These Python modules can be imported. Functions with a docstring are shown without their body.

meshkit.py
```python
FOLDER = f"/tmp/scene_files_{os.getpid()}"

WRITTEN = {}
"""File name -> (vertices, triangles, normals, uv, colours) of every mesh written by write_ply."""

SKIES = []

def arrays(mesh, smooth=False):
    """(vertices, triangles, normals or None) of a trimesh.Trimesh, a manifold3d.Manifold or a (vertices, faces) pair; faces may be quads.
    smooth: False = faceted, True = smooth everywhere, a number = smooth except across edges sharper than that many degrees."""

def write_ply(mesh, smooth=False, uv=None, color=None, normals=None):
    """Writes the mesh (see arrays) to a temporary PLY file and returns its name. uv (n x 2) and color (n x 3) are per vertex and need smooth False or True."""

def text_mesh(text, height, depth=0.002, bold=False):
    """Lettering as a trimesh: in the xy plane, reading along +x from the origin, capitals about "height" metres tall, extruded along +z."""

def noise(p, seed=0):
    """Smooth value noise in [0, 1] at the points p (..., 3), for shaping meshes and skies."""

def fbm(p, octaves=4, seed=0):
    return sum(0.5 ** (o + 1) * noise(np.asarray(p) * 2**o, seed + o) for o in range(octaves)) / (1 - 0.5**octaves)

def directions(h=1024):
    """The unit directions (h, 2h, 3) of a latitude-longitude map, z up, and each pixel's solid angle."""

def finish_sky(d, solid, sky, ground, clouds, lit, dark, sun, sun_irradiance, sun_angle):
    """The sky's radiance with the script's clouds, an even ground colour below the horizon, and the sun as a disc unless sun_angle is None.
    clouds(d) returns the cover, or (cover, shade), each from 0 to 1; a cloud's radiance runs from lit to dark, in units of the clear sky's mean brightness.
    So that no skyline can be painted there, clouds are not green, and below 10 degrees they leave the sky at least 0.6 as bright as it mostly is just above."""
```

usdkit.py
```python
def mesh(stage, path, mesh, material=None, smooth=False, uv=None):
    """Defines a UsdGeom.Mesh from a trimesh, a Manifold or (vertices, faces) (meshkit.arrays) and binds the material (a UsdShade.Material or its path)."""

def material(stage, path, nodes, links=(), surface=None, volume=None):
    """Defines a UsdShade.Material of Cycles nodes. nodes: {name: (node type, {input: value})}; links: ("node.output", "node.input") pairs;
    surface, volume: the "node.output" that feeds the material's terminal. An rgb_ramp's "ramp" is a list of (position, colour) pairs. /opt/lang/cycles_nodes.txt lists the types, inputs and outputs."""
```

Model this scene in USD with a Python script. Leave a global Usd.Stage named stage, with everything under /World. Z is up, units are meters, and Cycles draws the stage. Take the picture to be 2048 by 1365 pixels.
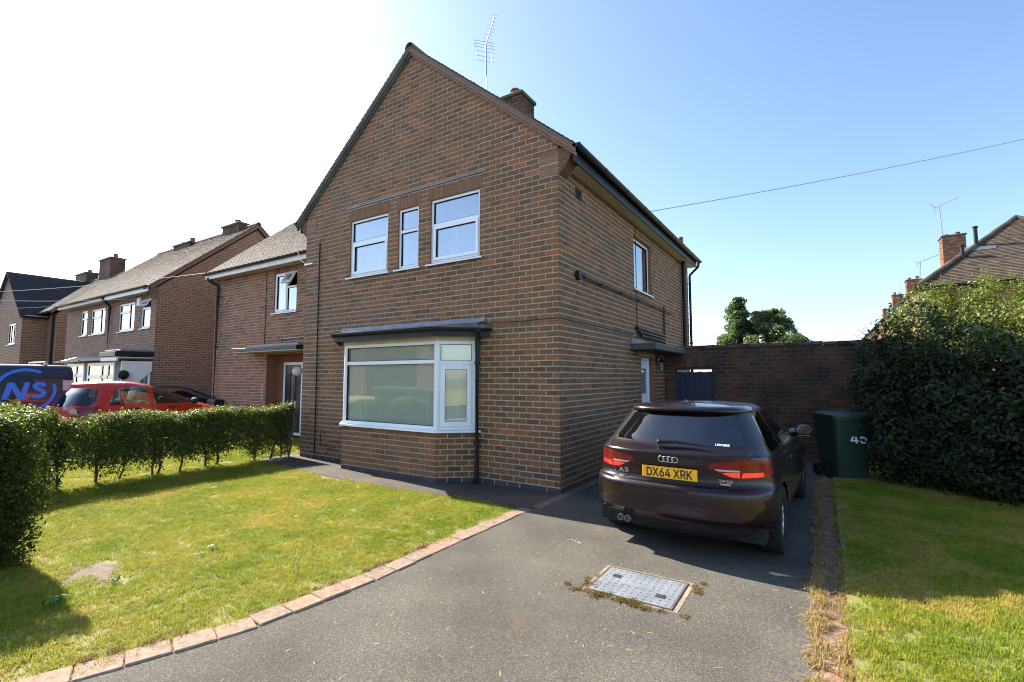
import math, random, numpy as np, trimesh, shapely, usdkit, meshkit
from shapely.geometry import Polygon, box as sbox
from shapely.ops import unary_union
from pxr import Usd, UsdGeom, UsdLux, UsdShade, Sdf, Gf, Vt
stage = Usd.Stage.CreateInMemory()
UsdGeom.SetStageUpAxis(stage, 'Z'); UsdGeom.SetStageMetersPerUnit(stage, 1.0)
UsdGeom.Xform.Define(stage, '/World'); UsdGeom.Scope.Define(stage, '/World/Looks')
V = lambda *a: np.array(a, float)
# ---------------------------------------------------------------- camera, sky, sun, exposure
CAM = V(3.134, -6.157, 1.62); YAW, PITCH = -0.5694, 0.0759
FWD = V(math.sin(YAW)*math.cos(PITCH), math.cos(YAW)*math.cos(PITCH), math.sin(PITCH))
RGT = V(math.cos(YAW), -math.sin(YAW), 0); UPV = np.cross(RGT, FWD)
cam = UsdGeom.Camera.Define(stage, '/World/camera')
M = Gf.Matrix4d(*RGT, 0, *UPV, 0, *(-FWD), 0, *CAM, 1)
cam.AddTransformOp().Set(M)
cam.CreateHorizontalApertureAttr(36.0); cam.CreateFocalLengthAttr(36*966.8/2048); cam.CreateVerticalApertureAttr(36.0*682/1024)
cam.CreateClippingRangeAttr(Gf.Vec2f(0.05, 5000)); cam.CreateExposureAttr(1.62)
SUN = V(-1.33, 0.166, 1.0); SUN /= np.linalg.norm(SUN)
sun = UsdLux.DistantLight.Define(stage, '/World/sun')
sun.CreateIntensityAttr(1.25); sun.CreateAngleAttr(0.53); sun.CreateNormalizeAttr(True); sun.CreateColorAttr(Gf.Vec3f(1, .93, .82))
zx = SUN; xx = np.cross(V(0, 0, 1), zx); xx /= np.linalg.norm(xx); yx = np.cross(zx, xx)
sun.AddTransformOp().Set(Gf.Matrix4d(*xx, 0, *yx, 0, *zx, 0, 0, 0, 40, 1))
sky = UsdLux.DomeLight.Define(stage, '/World/sky')
sm = usdkit.material(stage, '/World/Looks/sky_air', {
    's': ('sky_texture', {'sky_type': 'single_scattering', 'sun_disc': False, 'sun_elevation': math.asin(SUN[2]), 'sun_rotation': math.atan2(SUN[0], SUN[1]),
                          'altitude': 100.0, 'air_density': 1.03, 'aerosol_density': 1.25, 'ozone_density': 3.0}),
    'b': ('background_shader', {'strength': 0.097})}, [('s.color', 'b.color')], surface='b.background')
UsdShade.MaterialBindingAPI.Apply(sky.GetPrim()).Bind(sm)
sky.GetPrim().SetCustomDataByKey('kind', 'structure')
# ---------------------------------------------------------------- helpers
rng = np.random.default_rng(7); TAKEN = set()
def numbered(path):
    if path not in TAKEN: TAKEN.add(path); return path
    k = 1
    while f'{path}_{k:03d}' in TAKEN: k += 1
    TAKEN.add(f'{path}_{k:03d}'); return f'{path}_{k:03d}'
def pth(o): return o if isinstance(o, str) else str(o.GetPath())
def tag(o, label=None, cat=None, group=None, kind=None):
    p = o if isinstance(o, Usd.Prim) else o.GetPrim()
    for k, v in (('label', label), ('category', cat), ('group', group), ('kind', kind)):
        if v: p.SetCustomDataByKey(k, v)
    return p
def thing(name, label, cat, loc=(0, 0, 0), rz=0., group=None):
    x = UsdGeom.Xform.Define(stage, numbered('/World/' + name))
    x.AddTranslateOp().Set(Gf.Vec3d(*map(float, loc))); x.AddRotateZOp().Set(float(math.degrees(rz)))
    return tag(x, label, cat, group)
def obj(name, mesh, m, parent='/World', smooth=False, tone=None, uv=None, label=None, cat=None, group=None, kind=None):
    path = numbered(pth(parent) + '/' + name)
    if isinstance(mesh, tuple) and len(mesh) == 3: mesh, tone = (mesh[0], mesh[1]), mesh[2]
    g = usdkit.mesh(stage, path, mesh, m, smooth=smooth)
    if tone is not None:
        UsdGeom.PrimvarsAPI(g).CreatePrimvar('tone', Sdf.ValueTypeNames.FloatArray, 'vertex').Set(Vt.FloatArray.FromNumpy(np.asarray(tone, np.float32)))
    return tag(g, label, cat, group, kind)
class MB:
    def __init__(s): s.v, s.f, s.t, s.n = [], [], [], 0
    def add(s, v, f, t=None):
        v = np.asarray(v, float); f = np.asarray(f, int)
        if f.shape[1] == 4: f = np.vstack([f[:, [0, 1, 2]], f[:, [0, 2, 3]]])
        s.v.append(v); s.f.append(f + s.n); s.n += len(v)
        s.t.append(np.full(len(v), rng.random()) if t is None else np.broadcast_to(t, (len(v),)))
        return s
    def tm(s, m, t=None): return s.add(m.vertices, m.faces, t)
    def box(s, a, b, t=None):
        a, b = np.minimum(a, b), np.maximum(a, b)
        v = [[(a, b)[i][0], (a, b)[j][1], (a, b)[k][2]] for i in (0, 1) for j in (0, 1) for k in (0, 1)]
        return s.add(v, [[0, 1, 3, 2], [4, 6, 7, 5], [0, 4, 5, 1], [2, 3, 7, 6], [0, 2, 6, 4], [1, 5, 7, 3]], t)
    def bar(s, p, q, w, h, up=(0, 0, 1), t=None):
        p, q = V(*p), V(*q); d = q-p; L = np.linalg.norm(d); d /= L; up = V(*up); x = np.cross(d, up)
        if np.linalg.norm(x) < 1e-6: x = np.cross(d, V(1, 0, 0))
        x /= np.linalg.norm(x); u = np.cross(x, d)
        v = [p + d*L*i + x*w*(j-.5) + u*h*(k-.5) for i in (0, 1) for j in (0, 1) for k in (0, 1)]
        return s.add(v, [[0, 1, 3, 2], [4, 6, 7, 5], [0, 4, 5, 1], [2, 3, 7, 6], [0, 2, 6, 4], [1, 5, 7, 3]], t)
    def tube(s, pts, r, n=8, caps=True, t=None):
        p = np.asarray(pts, float); r = np.broadcast_to(r, (len(p),))
        d = np.gradient(p, axis=0); d /= np.linalg.norm(d, axis=1, keepdims=True)+1e-12
        ref = V(0, 0, 1) if abs(d[0][2]) < .9 else V(1, 0, 0); rows = []
        for i in range(len(p)):
            a = np.cross(d[i], ref); a /= np.linalg.norm(a)+1e-12; b = np.cross(d[i], a); ang = np.arange(n)*2*np.pi/n
            rows.append(p[i] + r[i]*(np.cos(ang)[:, None]*a + np.sin(ang)[:, None]*b)); ref = -np.cross(d[i], a) if False else ref
        v = np.vstack(rows); f = []
        for i in range(len(p)-1):
            for j in range(n): f.append([i*n+j, i*n+(j+1) % n, (i+1)*n+(j+1) % n, (i+1)*n+j])
        f = np.array(f); s.add(v, f, t)
        if caps:
            for i in (0, len(p)-1):
                c = np.vstack([rows[i], p[i][None]]); s.add(c, [[j, (j+1) % n, n] for j in range(n)], t)
        return s
    def get(s): return (np.vstack(s.v), np.vstack(s.f), np.concatenate(s.t))
def rbox(a, b, r=.01):
    a, b = np.minimum(a, b), np.maximum(a, b); r = min(r, *(0.49*(np.array(b)-a)))
    v = [[(a[0]+i, b[0]-i)[x], (a[1]+j, b[1]-j)[y], (a[2]+k, b[2]-k)[z]] for x in (0, 1) for y in (0, 1) for z in (0, 1) for (i, j, k) in ((r, r, 0), (r, 0, r), (0, r, r))]
    return trimesh.convex.convex_hull(np.array(v))
def tmove(m, loc=(0, 0, 0), rz=0, rx=0, ry=0):
    m = m.copy()
    for a, ax in ((rx, [1, 0, 0]), (ry, [0, 1, 0]), (rz, [0, 0, 1])):
        if a: m.apply_transform(trimesh.transformations.rotation_matrix(a, ax))
    m.apply_translation(loc); return m
def cyl(r, h, loc=(0, 0, 0), ax='z', n=24):
    m = trimesh.creation.cylinder(radius=r, height=h, sections=n)
    if ax == 'x': m = tmove(m, ry=math.pi/2)
    if ax == 'y': m = tmove(m, rx=math.pi/2)
    m.apply_translation(loc); return m
# ---------------------------------------------------------------- materials
def mat(name, nodes, links, surface): return usdkit.material(stage, '/World/Looks/' + name, nodes, links, surface=surface)
def pm(name, c1, c2=None, scale=8., rough=.6, bump=0., bscale=None, metallic=0., coat=0., detail=4., spec=.5, lo=.35, hi=.65, rough2=None, **kw):
    """noise between two colours, optional bump, in world space"""
    c2 = c2 or tuple(x*.8 for x in c1)
    n = {'g': ('geometry', {}), 'n': ('noise_texture', {'scale': scale, 'detail': detail, 'roughness': .6}), 'r': ('rgb_ramp', {'ramp': [(lo, c1), (hi, c2)]}),
         'p': ('principled_bsdf', {'roughness': rough, 'metallic': metallic, 'coat_weight': coat, 'specular_ior_level': spec, **kw})}
    l = [('g.position', 'n.vector'), ('n.fac', 'r.fac'), ('r.color', 'p.base_color')]
    if bump:
        n['n2'] = ('noise_texture', {'scale': bscale or scale*6, 'detail': 5.}); n['b'] = ('bump', {'strength': 1.0, 'distance': bump})
        l += [('g.position', 'n2.vector'), ('n2.fac', 'b.height'), ('b.normal', 'p.normal')]
    return mat(name, n, l, 'p.BSDF')
def tonem(name, ramp, rough=.85, grain=.25, gscale=60., bump=.0015, stain=None, stain_scale=1.2, stain_at=(.5, .7), spec=.3, bscale=140.):
    """colour by the mesh's own tone, plus grain, blotches of a second colour and fine relief"""
    n = {'a': ('attribute', {'attribute': 'tone'}), 'g': ('geometry', {}), 'r': ('rgb_ramp', {'ramp': ramp}), 'n': ('noise_texture', {'scale': gscale, 'detail': 4.}),
         'v': ('rgb_ramp', {'ramp': [(.3, (1-grain,)*3), (.7, (1+grain,)*3)]}), 'm': ('mix_color', {'blend_type': 'multiply', 'fac': 1.0, 'use_clamp': False}),
         'n2': ('noise_texture', {'scale': bscale, 'detail': 3.}), 'b': ('bump', {'strength': 1.0, 'distance': bump}),
         'p': ('principled_bsdf', {'roughness': rough, 'specular_ior_level': spec})}
    l = [('a.fac', 'r.fac'), ('g.position', 'n.vector'), ('n.fac', 'v.fac'), ('r.color', 'm.a'), ('v.color', 'm.b'), ('g.position', 'n2.vector'), ('n2.fac', 'b.height'), ('b.normal', 'p.normal')]
    if stain:
        n['sn'] = ('noise_texture', {'scale': stain_scale, 'detail': 6., 'roughness': .65}); n['sr'] = ('rgb_ramp', {'ramp': [(stain_at[0], (0, 0, 0)), (stain_at[1], (1, 1, 1))]})
        n['sm'] = ('mix_color', {'blend_type': 'mix', 'b': stain})
        l += [('g.position', 'sn.vector'), ('sn.fac', 'sr.fac'), ('sr.color', 'sm.fac'), ('m.result', 'sm.a'), ('sm.result', 'p.base_color')]
    else: l += [('m.result', 'p.base_color')]
    return mat(name, n, l, 'p.BSDF')
BR = [(0, (.092, .054, .033)), (.15, (.115, .067, .040)), (.4, (.146, .077, .042)), (.75, (.176, .083, .042)), (.93, (.205, .087, .042)), (.975, (.22, .087, .04)), (1, (.28, .096, .04))]
sc_ = lambda R, k, g=1.0: [(p, (c[0]*k, c[1]*k*g, c[2]*k*g)) for p, c in R]
M_BRICK = tonem('brown_brick', BR, grain=.3, stain=(.128, .095, .062), stain_scale=.9, stain_at=(.54, .80))
M_BRICK_RED = tonem('red_brick', [(0, (.10, .062, .05)), (.25, (.15, .075, .05)), (.6, (.235, .098, .055)), (1, (.30, .115, .055))])
M_BRICK_FAR = tonem('far_red_brick', [(0, (.11, .07, .052)), (.4, (.17, .09, .06)), (1, (.22, .105, .065))])
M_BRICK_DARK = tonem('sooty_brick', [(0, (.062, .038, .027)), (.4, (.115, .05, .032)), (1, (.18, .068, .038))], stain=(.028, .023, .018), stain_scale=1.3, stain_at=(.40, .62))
M_BLUE = tonem('blue_plinth_brick', [(0, (.030, .030, .036)), (1, (.055, .052, .055))], rough=.6)
M_MORTAR = pm('mortar', (.47, .325, .205), (.385, .26, .16), 3, .95, .002, 90)
M_MORTAR_D = pm('old_mortar', (.16, .105, .072), (.07, .052, .038), 2, .95, .002, 90)
M_UPVC = pm('white_upvc', (.76, .77, .78), (.70, .71, .73), 2.5, .3, spec=.5)
M_CREAM = pm('cream_paint', (.47, .44, .35), (.40, .37, .29), 3, .5)
M_WHITE = pm('white_paint', (.72, .71, .68), (.62, .61, .58), 3, .5)
M_BLACK = pm('black_plastic', (.007, .0075, .009), (.012, .0125, .014), 6, .38, .0006, 30, spec=.3)
M_RUBBER = pm('rubber', (.014, .014, .0145), (.02, .02, .02), 9, .8, .001, 60, spec=.12)
M_VALANCE = pm('valance_plastic', (.009, .009, .010), (.013, .013, .014), 9, .7, .001, 60, spec=.12)
M_LEAD = pm('lead_flashing', (.17, .19, .215), (.12, .13, .15), 5, .5, .003, 18, metallic=.3)
M_CONC = pm('weathered_concrete', (.11, .10, .085), (.055, .052, .045), 3, .9, .003, 60)
M_TILE = tonem('brown_roof_tile', [(0, (.10, .078, .06)), (.5, (.14, .10, .075)), (1, (.17, .115, .083))], stain=(.13, .115, .092), stain_scale=.8)
M_TILE_OLD = tonem('old_roof_tile', [(0, (.055, .043, .034)), (.5, (.095, .07, .052)), (1, (.14, .10, .068))], stain=(.10, .085, .06), stain_scale=.9)
M_TILE_DARK = tonem('slate_dark_tile', [(0, (.028, .028, .032)), (1, (.05, .048, .05))])
M_TERRA = pm('terracotta', (.28, .10, .055), (.17, .07, .045), 4, .85, .003, 40)
M_ROOM = pm('room_plaster', (.42, .40, .37), (.38, .36, .33), 1, .9)
M_DARK = pm('dark_void', (.02, .02, .02), (.03, .03, .03), 2, .9)
M_CURTAIN = pm('net_curtain', (.52, .55, .58), (.46, .49, .52), 5, .9)
M_BLIND = mat('blind_fabric', {'g': ('geometry', {}), 'n': ('noise_texture', {'scale': 40.}), 'r': ('rgb_ramp', {'ramp': [(.3, (.80, .83, .74)), (.7, (.86, .89, .80))]}), 'd': ('principled_bsdf', {'roughness': .8}),
                               't': ('translucent_bsdf', {'color': (.6, .64, .56)}), 'm': ('mix_closure', {'fac': .15})},
              [('g.position', 'n.vector'), ('n.fac', 'r.fac'), ('r.color', 'd.base_color'), ('d.BSDF', 'm.closure1'), ('t.BSDF', 'm.closure2')], 'm.closure')
def glass(name, f0=.1, tint=(.86, .9, .89), wob=0.0):
    """thin glass: reflection grows towards grazing angles, the same from both sides"""
    n = {'f': ('layer_weight', {'blend': .5}), 'e': ('math', {'math_type': 'power', 'value2': 5.0}), 'k': ('math', {'math_type': 'multiply_add', 'value2': 1-f0, 'value3': f0}), 't': ('transparent_bsdf', {'color': tint}),
         'g': ('glossy_bsdf', {'color': (.97, .98, 1.0), 'roughness': 0.012}), 'm': ('mix_closure', {})}
    l = [('f.facing', 'e.value1'), ('e.value', 'k.value1'), ('k.value', 'm.fac'), ('t.BSDF', 'm.closure1'), ('g.BSDF', 'm.closure2')]
    if wob:
        n |= {'ge': ('geometry', {}), 'n': ('noise_texture', {'scale': 1.1, 'detail': 0.}), 'b': ('bump', {'strength': 1.0, 'distance': wob})}
        l += [('ge.position', 'n.vector'), ('n.fac', 'b.height'), ('b.normal', 'g.normal')]
    return mat(name, n, l, 'm.closure')
M_PANE = glass('window_pane', .34, (.90, .94, .97), wob=.002); M_PANE_BAY = glass('bay_pane', .16, (.98, 1., .99), wob=.002)
M_CARGLASS = glass('tinted_car_glass', .13, (.45, .55, .53)); M_CARGLASS_D = glass('privacy_glass', .07, (.12, .14, .14))
M_STEEL = pm('galvanised_steel', (.42, .43, .44), (.34, .35, .36), 20, .35, metallic=.9)
M_CHROME = pm('chrome', (.78, .79, .8), (.7, .7, .72), 20, .12, metallic=1.)
def paint(name, c, flake=.15): return pm(name, c, tuple(x*.86 for x in c), 260, .32, metallic=flake, coat=.6, coat_roughness=.03, spec=.3)
M_PLUM = paint('plum_paint', (.0105, .0028, .0046), .22); M_REDP = paint('red_paint', (.42, .024, .010)); M_NAVYP = paint('navy_paint', (.012, .016, .032), .3)
M_BLACKP = paint('black_paint', (.008, .008, .010)); M_SILVER = paint('silver_paint', (.45, .46, .48), .6)
M_LAMP = pm('red_lamp_lens', (.17, .006, .010), (.11, .004, .006), 30, .2, coat=.25, spec=.4)
M_LAMP_LIT = pm('lit_lamp_lens', (.5, .02, .02), (.45, .015, .015), 30, .15, coat=1., emission_color=(1, .045, .04), emission_strength=.22)
M_LAMP_CLR = pm('clear_lamp_lens', (.5, .42, .42), (.42, .3, .3), 40, .15, coat=1.)
def flat(name, c, rough=.45): return pm(name, c, tuple(x*.92 for x in c), 14, rough)
M_YEL = flat('yellow_plate', (.80, .40, .008)); M_INK = flat('black_ink', (.01, .01, .01)); M_STICK = flat('white_sticker', (.75, .76, .78)); M_BLUEV = flat('blue_vinyl', (.022, .16, .62)); M_PALEV = flat('pale_vinyl', (.16, .22, .36))
M_SEAT = flat('dark_seat_fabric', (.03, .03, .033), .8); M_BINGRN = pm('green_bin_plastic', (.010, .024, .015), (.013, .029, .018), 6, .4, .0015, 60)
M_GATE = pm('navy_gate_paint', (.006, .010, .034), (.008, .013, .042), 5, .45, .001, 50); M_BDOOR = flat('black_door_paint', (.012, .013, .016), .25)
M_ALLOY = pm('alloy', (.55, .56, .58), (.48, .49, .5), 30, .25, metallic=.9); M_BARK = pm('bark', (.085, .062, .045), (.05, .038, .03), 20, .9, .004, 60)
M_WIRE = flat('wire_grey', (.34, .34, .35)); M_WIRE_D = flat('wire_dark', (.16, .19, .23))
def leafm(name, ramp, trans=.35, rough=.42, spec=.5):
    return mat(name, {'a': ('attribute', {'attribute': 'tone'}), 'r': ('rgb_ramp', {'ramp': ramp}), 'p': ('principled_bsdf', {'roughness': rough, 'specular_ior_level': spec}),
                      't': ('translucent_bsdf', {}), 'k': ('mix_color', {'blend_type': 'multiply', 'fac': 1.0, 'b': (1.25, 1.3, .6), 'use_clamp': False}), 'm': ('mix_closure', {'fac': trans})},
               [('a.fac', 'r.fac'), ('r.color', 'p.base_color'), ('r.color', 'k.a'), ('k.result', 't.color'), ('p.BSDF', 'm.closure1'), ('t.BSDF', 'm.closure2')], 'm.closure')
M_LEAF = leafm('privet_leaf', [(0, (.040, .064, .014)), (.5, (.082, .115, .022)), (.85, (.15, .175, .030)), (.93, (.23, .21, .035)), (1, (.24, .12, .03))], .5)
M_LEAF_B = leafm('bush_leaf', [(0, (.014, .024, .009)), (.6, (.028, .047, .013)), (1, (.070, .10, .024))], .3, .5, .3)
M_LEAF_Y = leafm('shrub_leaf', [(0, (.09, .13, .018)), (.6, (.19, .22, .03)), (.92, (.30, .29, .05)), (1, (.24, .08, .03))])
M_LEAF_T = leafm('tree_leaf', [(0, (.07, .105, .055)), (.6, (.12, .165, .08)), (1, (.18, .21, .10))], .58)
M_DRY = leafm('dry_grass', [(0, (.22, .14, .06)), (.5, (.38, .27, .12)), (1, (.50, .38, .19))], .3, .7, .2)
def grassm(name, dry):
    return mat(name, {'g': ('geometry', {}), 'n': ('noise_texture', {'scale': 1.1, 'detail': 5., 'roughness': .65}), 'r': ('rgb_ramp', {'ramp': [(.34, (.21, .28, .024)), (.49, (.30, .33, .036)), (.61-dry, (.40, .36, .062)), (.77-dry, (.44, .345, .11))]}),
                      'n2': ('noise_texture', {'scale': 18., 'detail': 3.}), 'v': ('rgb_ramp', {'ramp': [(.3, (.72, .72, .72)), (.7, (1.3, 1.25, 1.2))]}), 'x': ('mix_color', {'blend_type': 'multiply', 'fac': 1.0, 'use_clamp': False}),
                      'p': ('principled_bsdf', {'roughness': .6, 'specular_ior_level': .25}), 't': ('translucent_bsdf', {}), 'm': ('mix_closure', {'fac': .4})},
               [('g.position', 'n.vector'), ('g.position', 'n2.vector'), ('n.fac', 'r.fac'), ('n2.fac', 'v.fac'), ('r.color', 'x.a'), ('v.color', 'x.b'), ('x.result', 'p.base_color'), ('x.result', 't.color'), ('p.BSDF', 'm.closure1'), ('t.BSDF', 'm.closure2')], 'm.closure')
M_GRASS = grassm('lawn_grass', 0.); M_GRASS_R = grassm('dry_lawn_grass', .10)
M_TURF = pm('turf_thatch', (.16, .17, .035), (.22, .19, .06), 2.2, .95, .006, 60, lo=.3, hi=.7)
M_SOIL = pm('bare_soil', (.19, .14, .095), (.10, .075, .05), 12, .95, .01, 40)
M_FIELD = pm('far_ground', (.09, .10, .035), (.13, .12, .05), .3, .95)
def asphalt(name, base, speck, stain=(.20, .13, .08), st=(.62, .8)):
    return mat(name, {'g': ('geometry', {}), 'n': ('noise_texture', {'scale': 1.1, 'detail': 5.}), 'r': ('rgb_ramp', {'ramp': [(.32, tuple(x*.72 for x in base)), (.68, tuple(x*1.2 for x in base))]}),
                      'v': ('voronoi_texture', {'scale': 230.}), 'w': ('voronoi_texture', {'scale': 165.}), 'sp': ('rgb_ramp', {'ramp': [(.0, (.55, .55, .55)), (.45, (1., 1., 1.)), (.86, (1.15, 1.14, 1.12)), (.94, speck)]}),
                      'x': ('mix_color', {'blend_type': 'multiply', 'fac': 1.0, 'use_clamp': False}), 'n3': ('noise_texture', {'scale': .8, 'detail': 6., 'roughness': .7}), 'sr': ('rgb_ramp', {'ramp': [(st[0], (0, 0, 0)), (st[1], (.7, .7, .7))]}),
                      'sm': ('mix_color', {'b': stain}), 'wn': ('white_noise_texture', {}), 'bb': ('bump', {'strength': .9, 'distance': .003}), 'p': ('principled_bsdf', {'roughness': .9, 'specular_ior_level': .25})},
               [('g.position', 'n.vector'), ('n.fac', 'r.fac'), ('g.position', 'v.vector'), ('g.position', 'w.vector'), ('w.color', 'wn.vector'), ('wn.value', 'sp.fac'), ('r.color', 'x.a'), ('sp.color', 'x.b'), ('g.position', 'n3.vector'),
                ('n3.fac', 'sr.fac'), ('sr.color', 'sm.fac'), ('x.result', 'sm.a'), ('sm.result', 'p.base_color'), ('v.distance', 'bb.height'), ('bb.normal', 'p.normal')], 'p.BSDF')
M_DRIVE = asphalt('drive_asphalt', (.098, .089, .074), (2.0, 1.9, 1.8)); M_PATH = asphalt('path_asphalt', (.085, .078, .068), (1.6, 1.5, 1.4), (.20, .10, .045), (.5, .66)); M_ROAD = asphalt('road_asphalt', (.06, .06, .06), (1.4, 1.4, 1.4))
M_EDGE = tonem('edging_brick', [(0, (.21, .155, .115)), (.5, (.26, .165, .115)), (1, (.31, .165, .105))], grain=.3, gscale=30., bump=.004, bscale=50., stain=(.33, .25, .17), stain_scale=9., stain_at=(.56, .68))
M_EDGE_D = tonem('worn_edging_brick', [(0, (.17, .11, .085)), (1, (.26, .145, .105))], bump=.004, stain=(.30, .23, .15), stain_scale=7., stain_at=(.55, .68))
# ---------------------------------------------------------------- brickwork, windows, roofs
C, B, J = .085, .2245, .0175
class Wall:
    """a vertical plane: u runs along du from o, z is height, n points outwards"""
    def __init__(s, o, du, n): s.o, s.du, s.n = V(*o), V(*du), V(*n)
    def at(s, u, z, d=0.):
        u, z, d = np.broadcast_arrays(np.asarray(u, float), np.asarray(z, float), np.asarray(d, float))
        return s.o + u[..., None]*s.du + z[..., None]*V(0, 0, 1) + d[..., None]*s.n
    def prism(s, mb, poly, d0, d1, t=None):
        """extrudes a 2-D (u, z) polygon from depth d0 to d1"""
        for g in getattr(poly, 'geoms', [poly]):
            if g.is_empty or g.geom_type != 'Polygon' or g.area < 1e-6: continue
            m = trimesh.creation.extrude_polygon(g, 1.0, engine='earcut'); v = m.vertices
            mb.add(s.at(v[:, 0], v[:, 1], d0 + v[:, 2]*(d1-d0)), m.faces if np.dot(np.cross(s.du, V(0, 0, 1)), s.n)*(d1-d0) > 0 else m.faces[:, ::-1], t)
    def box(s, mb, u0, u1, z0, z1, d0, d1, t=None): s.prism(mb, sbox(u0, z0, u1, z1), d0, d1, t)
BF = np.array([[0, 1, 2, 3], [4, 5, 1, 0], [5, 6, 2, 1], [6, 7, 3, 2], [7, 4, 0, 3]])
def brick_list(poly, holes=(), phase=0, z0=0., c=C, b=B, length=None):
    """[(rect or polygon)] of stretcher bond inside poly minus holes"""
    area = poly.difference(unary_union([sbox(*h) for h in holes])) if holes else poly
    x0, y0, x1, y1 = poly.bounds; R = []
    for k in range(int(math.floor((y0-z0)/c)), int(math.ceil((y1-z0)/c))):
        off = 0 if (k+phase) % 2 == 0 else -b/2
        for i in range(int(math.floor((x0-off)/b))-1, int(math.ceil((x1-off)/b))+1):
            R.append((max(off+i*b+J/2, x0), z0+k*c+J/2, min(off+(i+1)*b-J/2, x1), z0+(k+1)*c-J/2))
    R = np.array([r for r in R if r[2]-r[0] > .02])
    bx = shapely.box(R[:, 0], R[:, 1], R[:, 2], R[:, 3]); shapely.prepare(area)
    full = shapely.contains(area, bx); part = shapely.intersects(area, bx) & ~full; out = [tuple(r) for r in R[full]]
    for q in bx[part]:
        g = q.intersection(area)
        for h in getattr(g, 'geoms', [g]):
            if h.geom_type == 'Polygon' and h.area > 2e-4:
                a, bb, cc, d = h.bounds
                out.append((a, bb, cc, d) if h.area > .985*(cc-a)*(d-bb) else h)
    return out
def brick_mesh(w, rects, proud=.0, seed=1, tones=None):
    r = np.random.default_rng(seed); res = []
    for i, q in enumerate(rects):
        t = r.random() if tones is None else tones(r); f = proud + abs(r.normal(0, .0012))
        if isinstance(q, tuple):
            jx, jz = r.normal(0, .0008, 2); a, b_, c_, d_ = q[0]+jx, q[1]+jz, q[2]+jx, q[3]+jz; e = np.clip(r.normal(0, .0008, 4), -.0005, .002)
            uz = [(a, b_), (c_, b_), (c_, d_), (a, d_)]
            v = np.vstack([w.at([p[0] for p in uz], [p[1] for p in uz], f+e), w.at([p[0] for p in uz], [p[1] for p in uz], -.016)])
            fc = BF if np.dot(np.cross(w.du, V(0, 0, 1)), w.n) > 0 else BF[:, ::-1]
            res.append((v, np.vstack([fc[:, [0, 1, 2]], fc[:, [0, 2, 3]]]), np.full(8, t)))
        else:
            mb = MB(); w.prism(mb, q, -.016, f, t); res.append(mb.get())
    return res
def join(ms):
    mb = MB()
    for m in ms: mb.add(*m)
    return mb.get()
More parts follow.
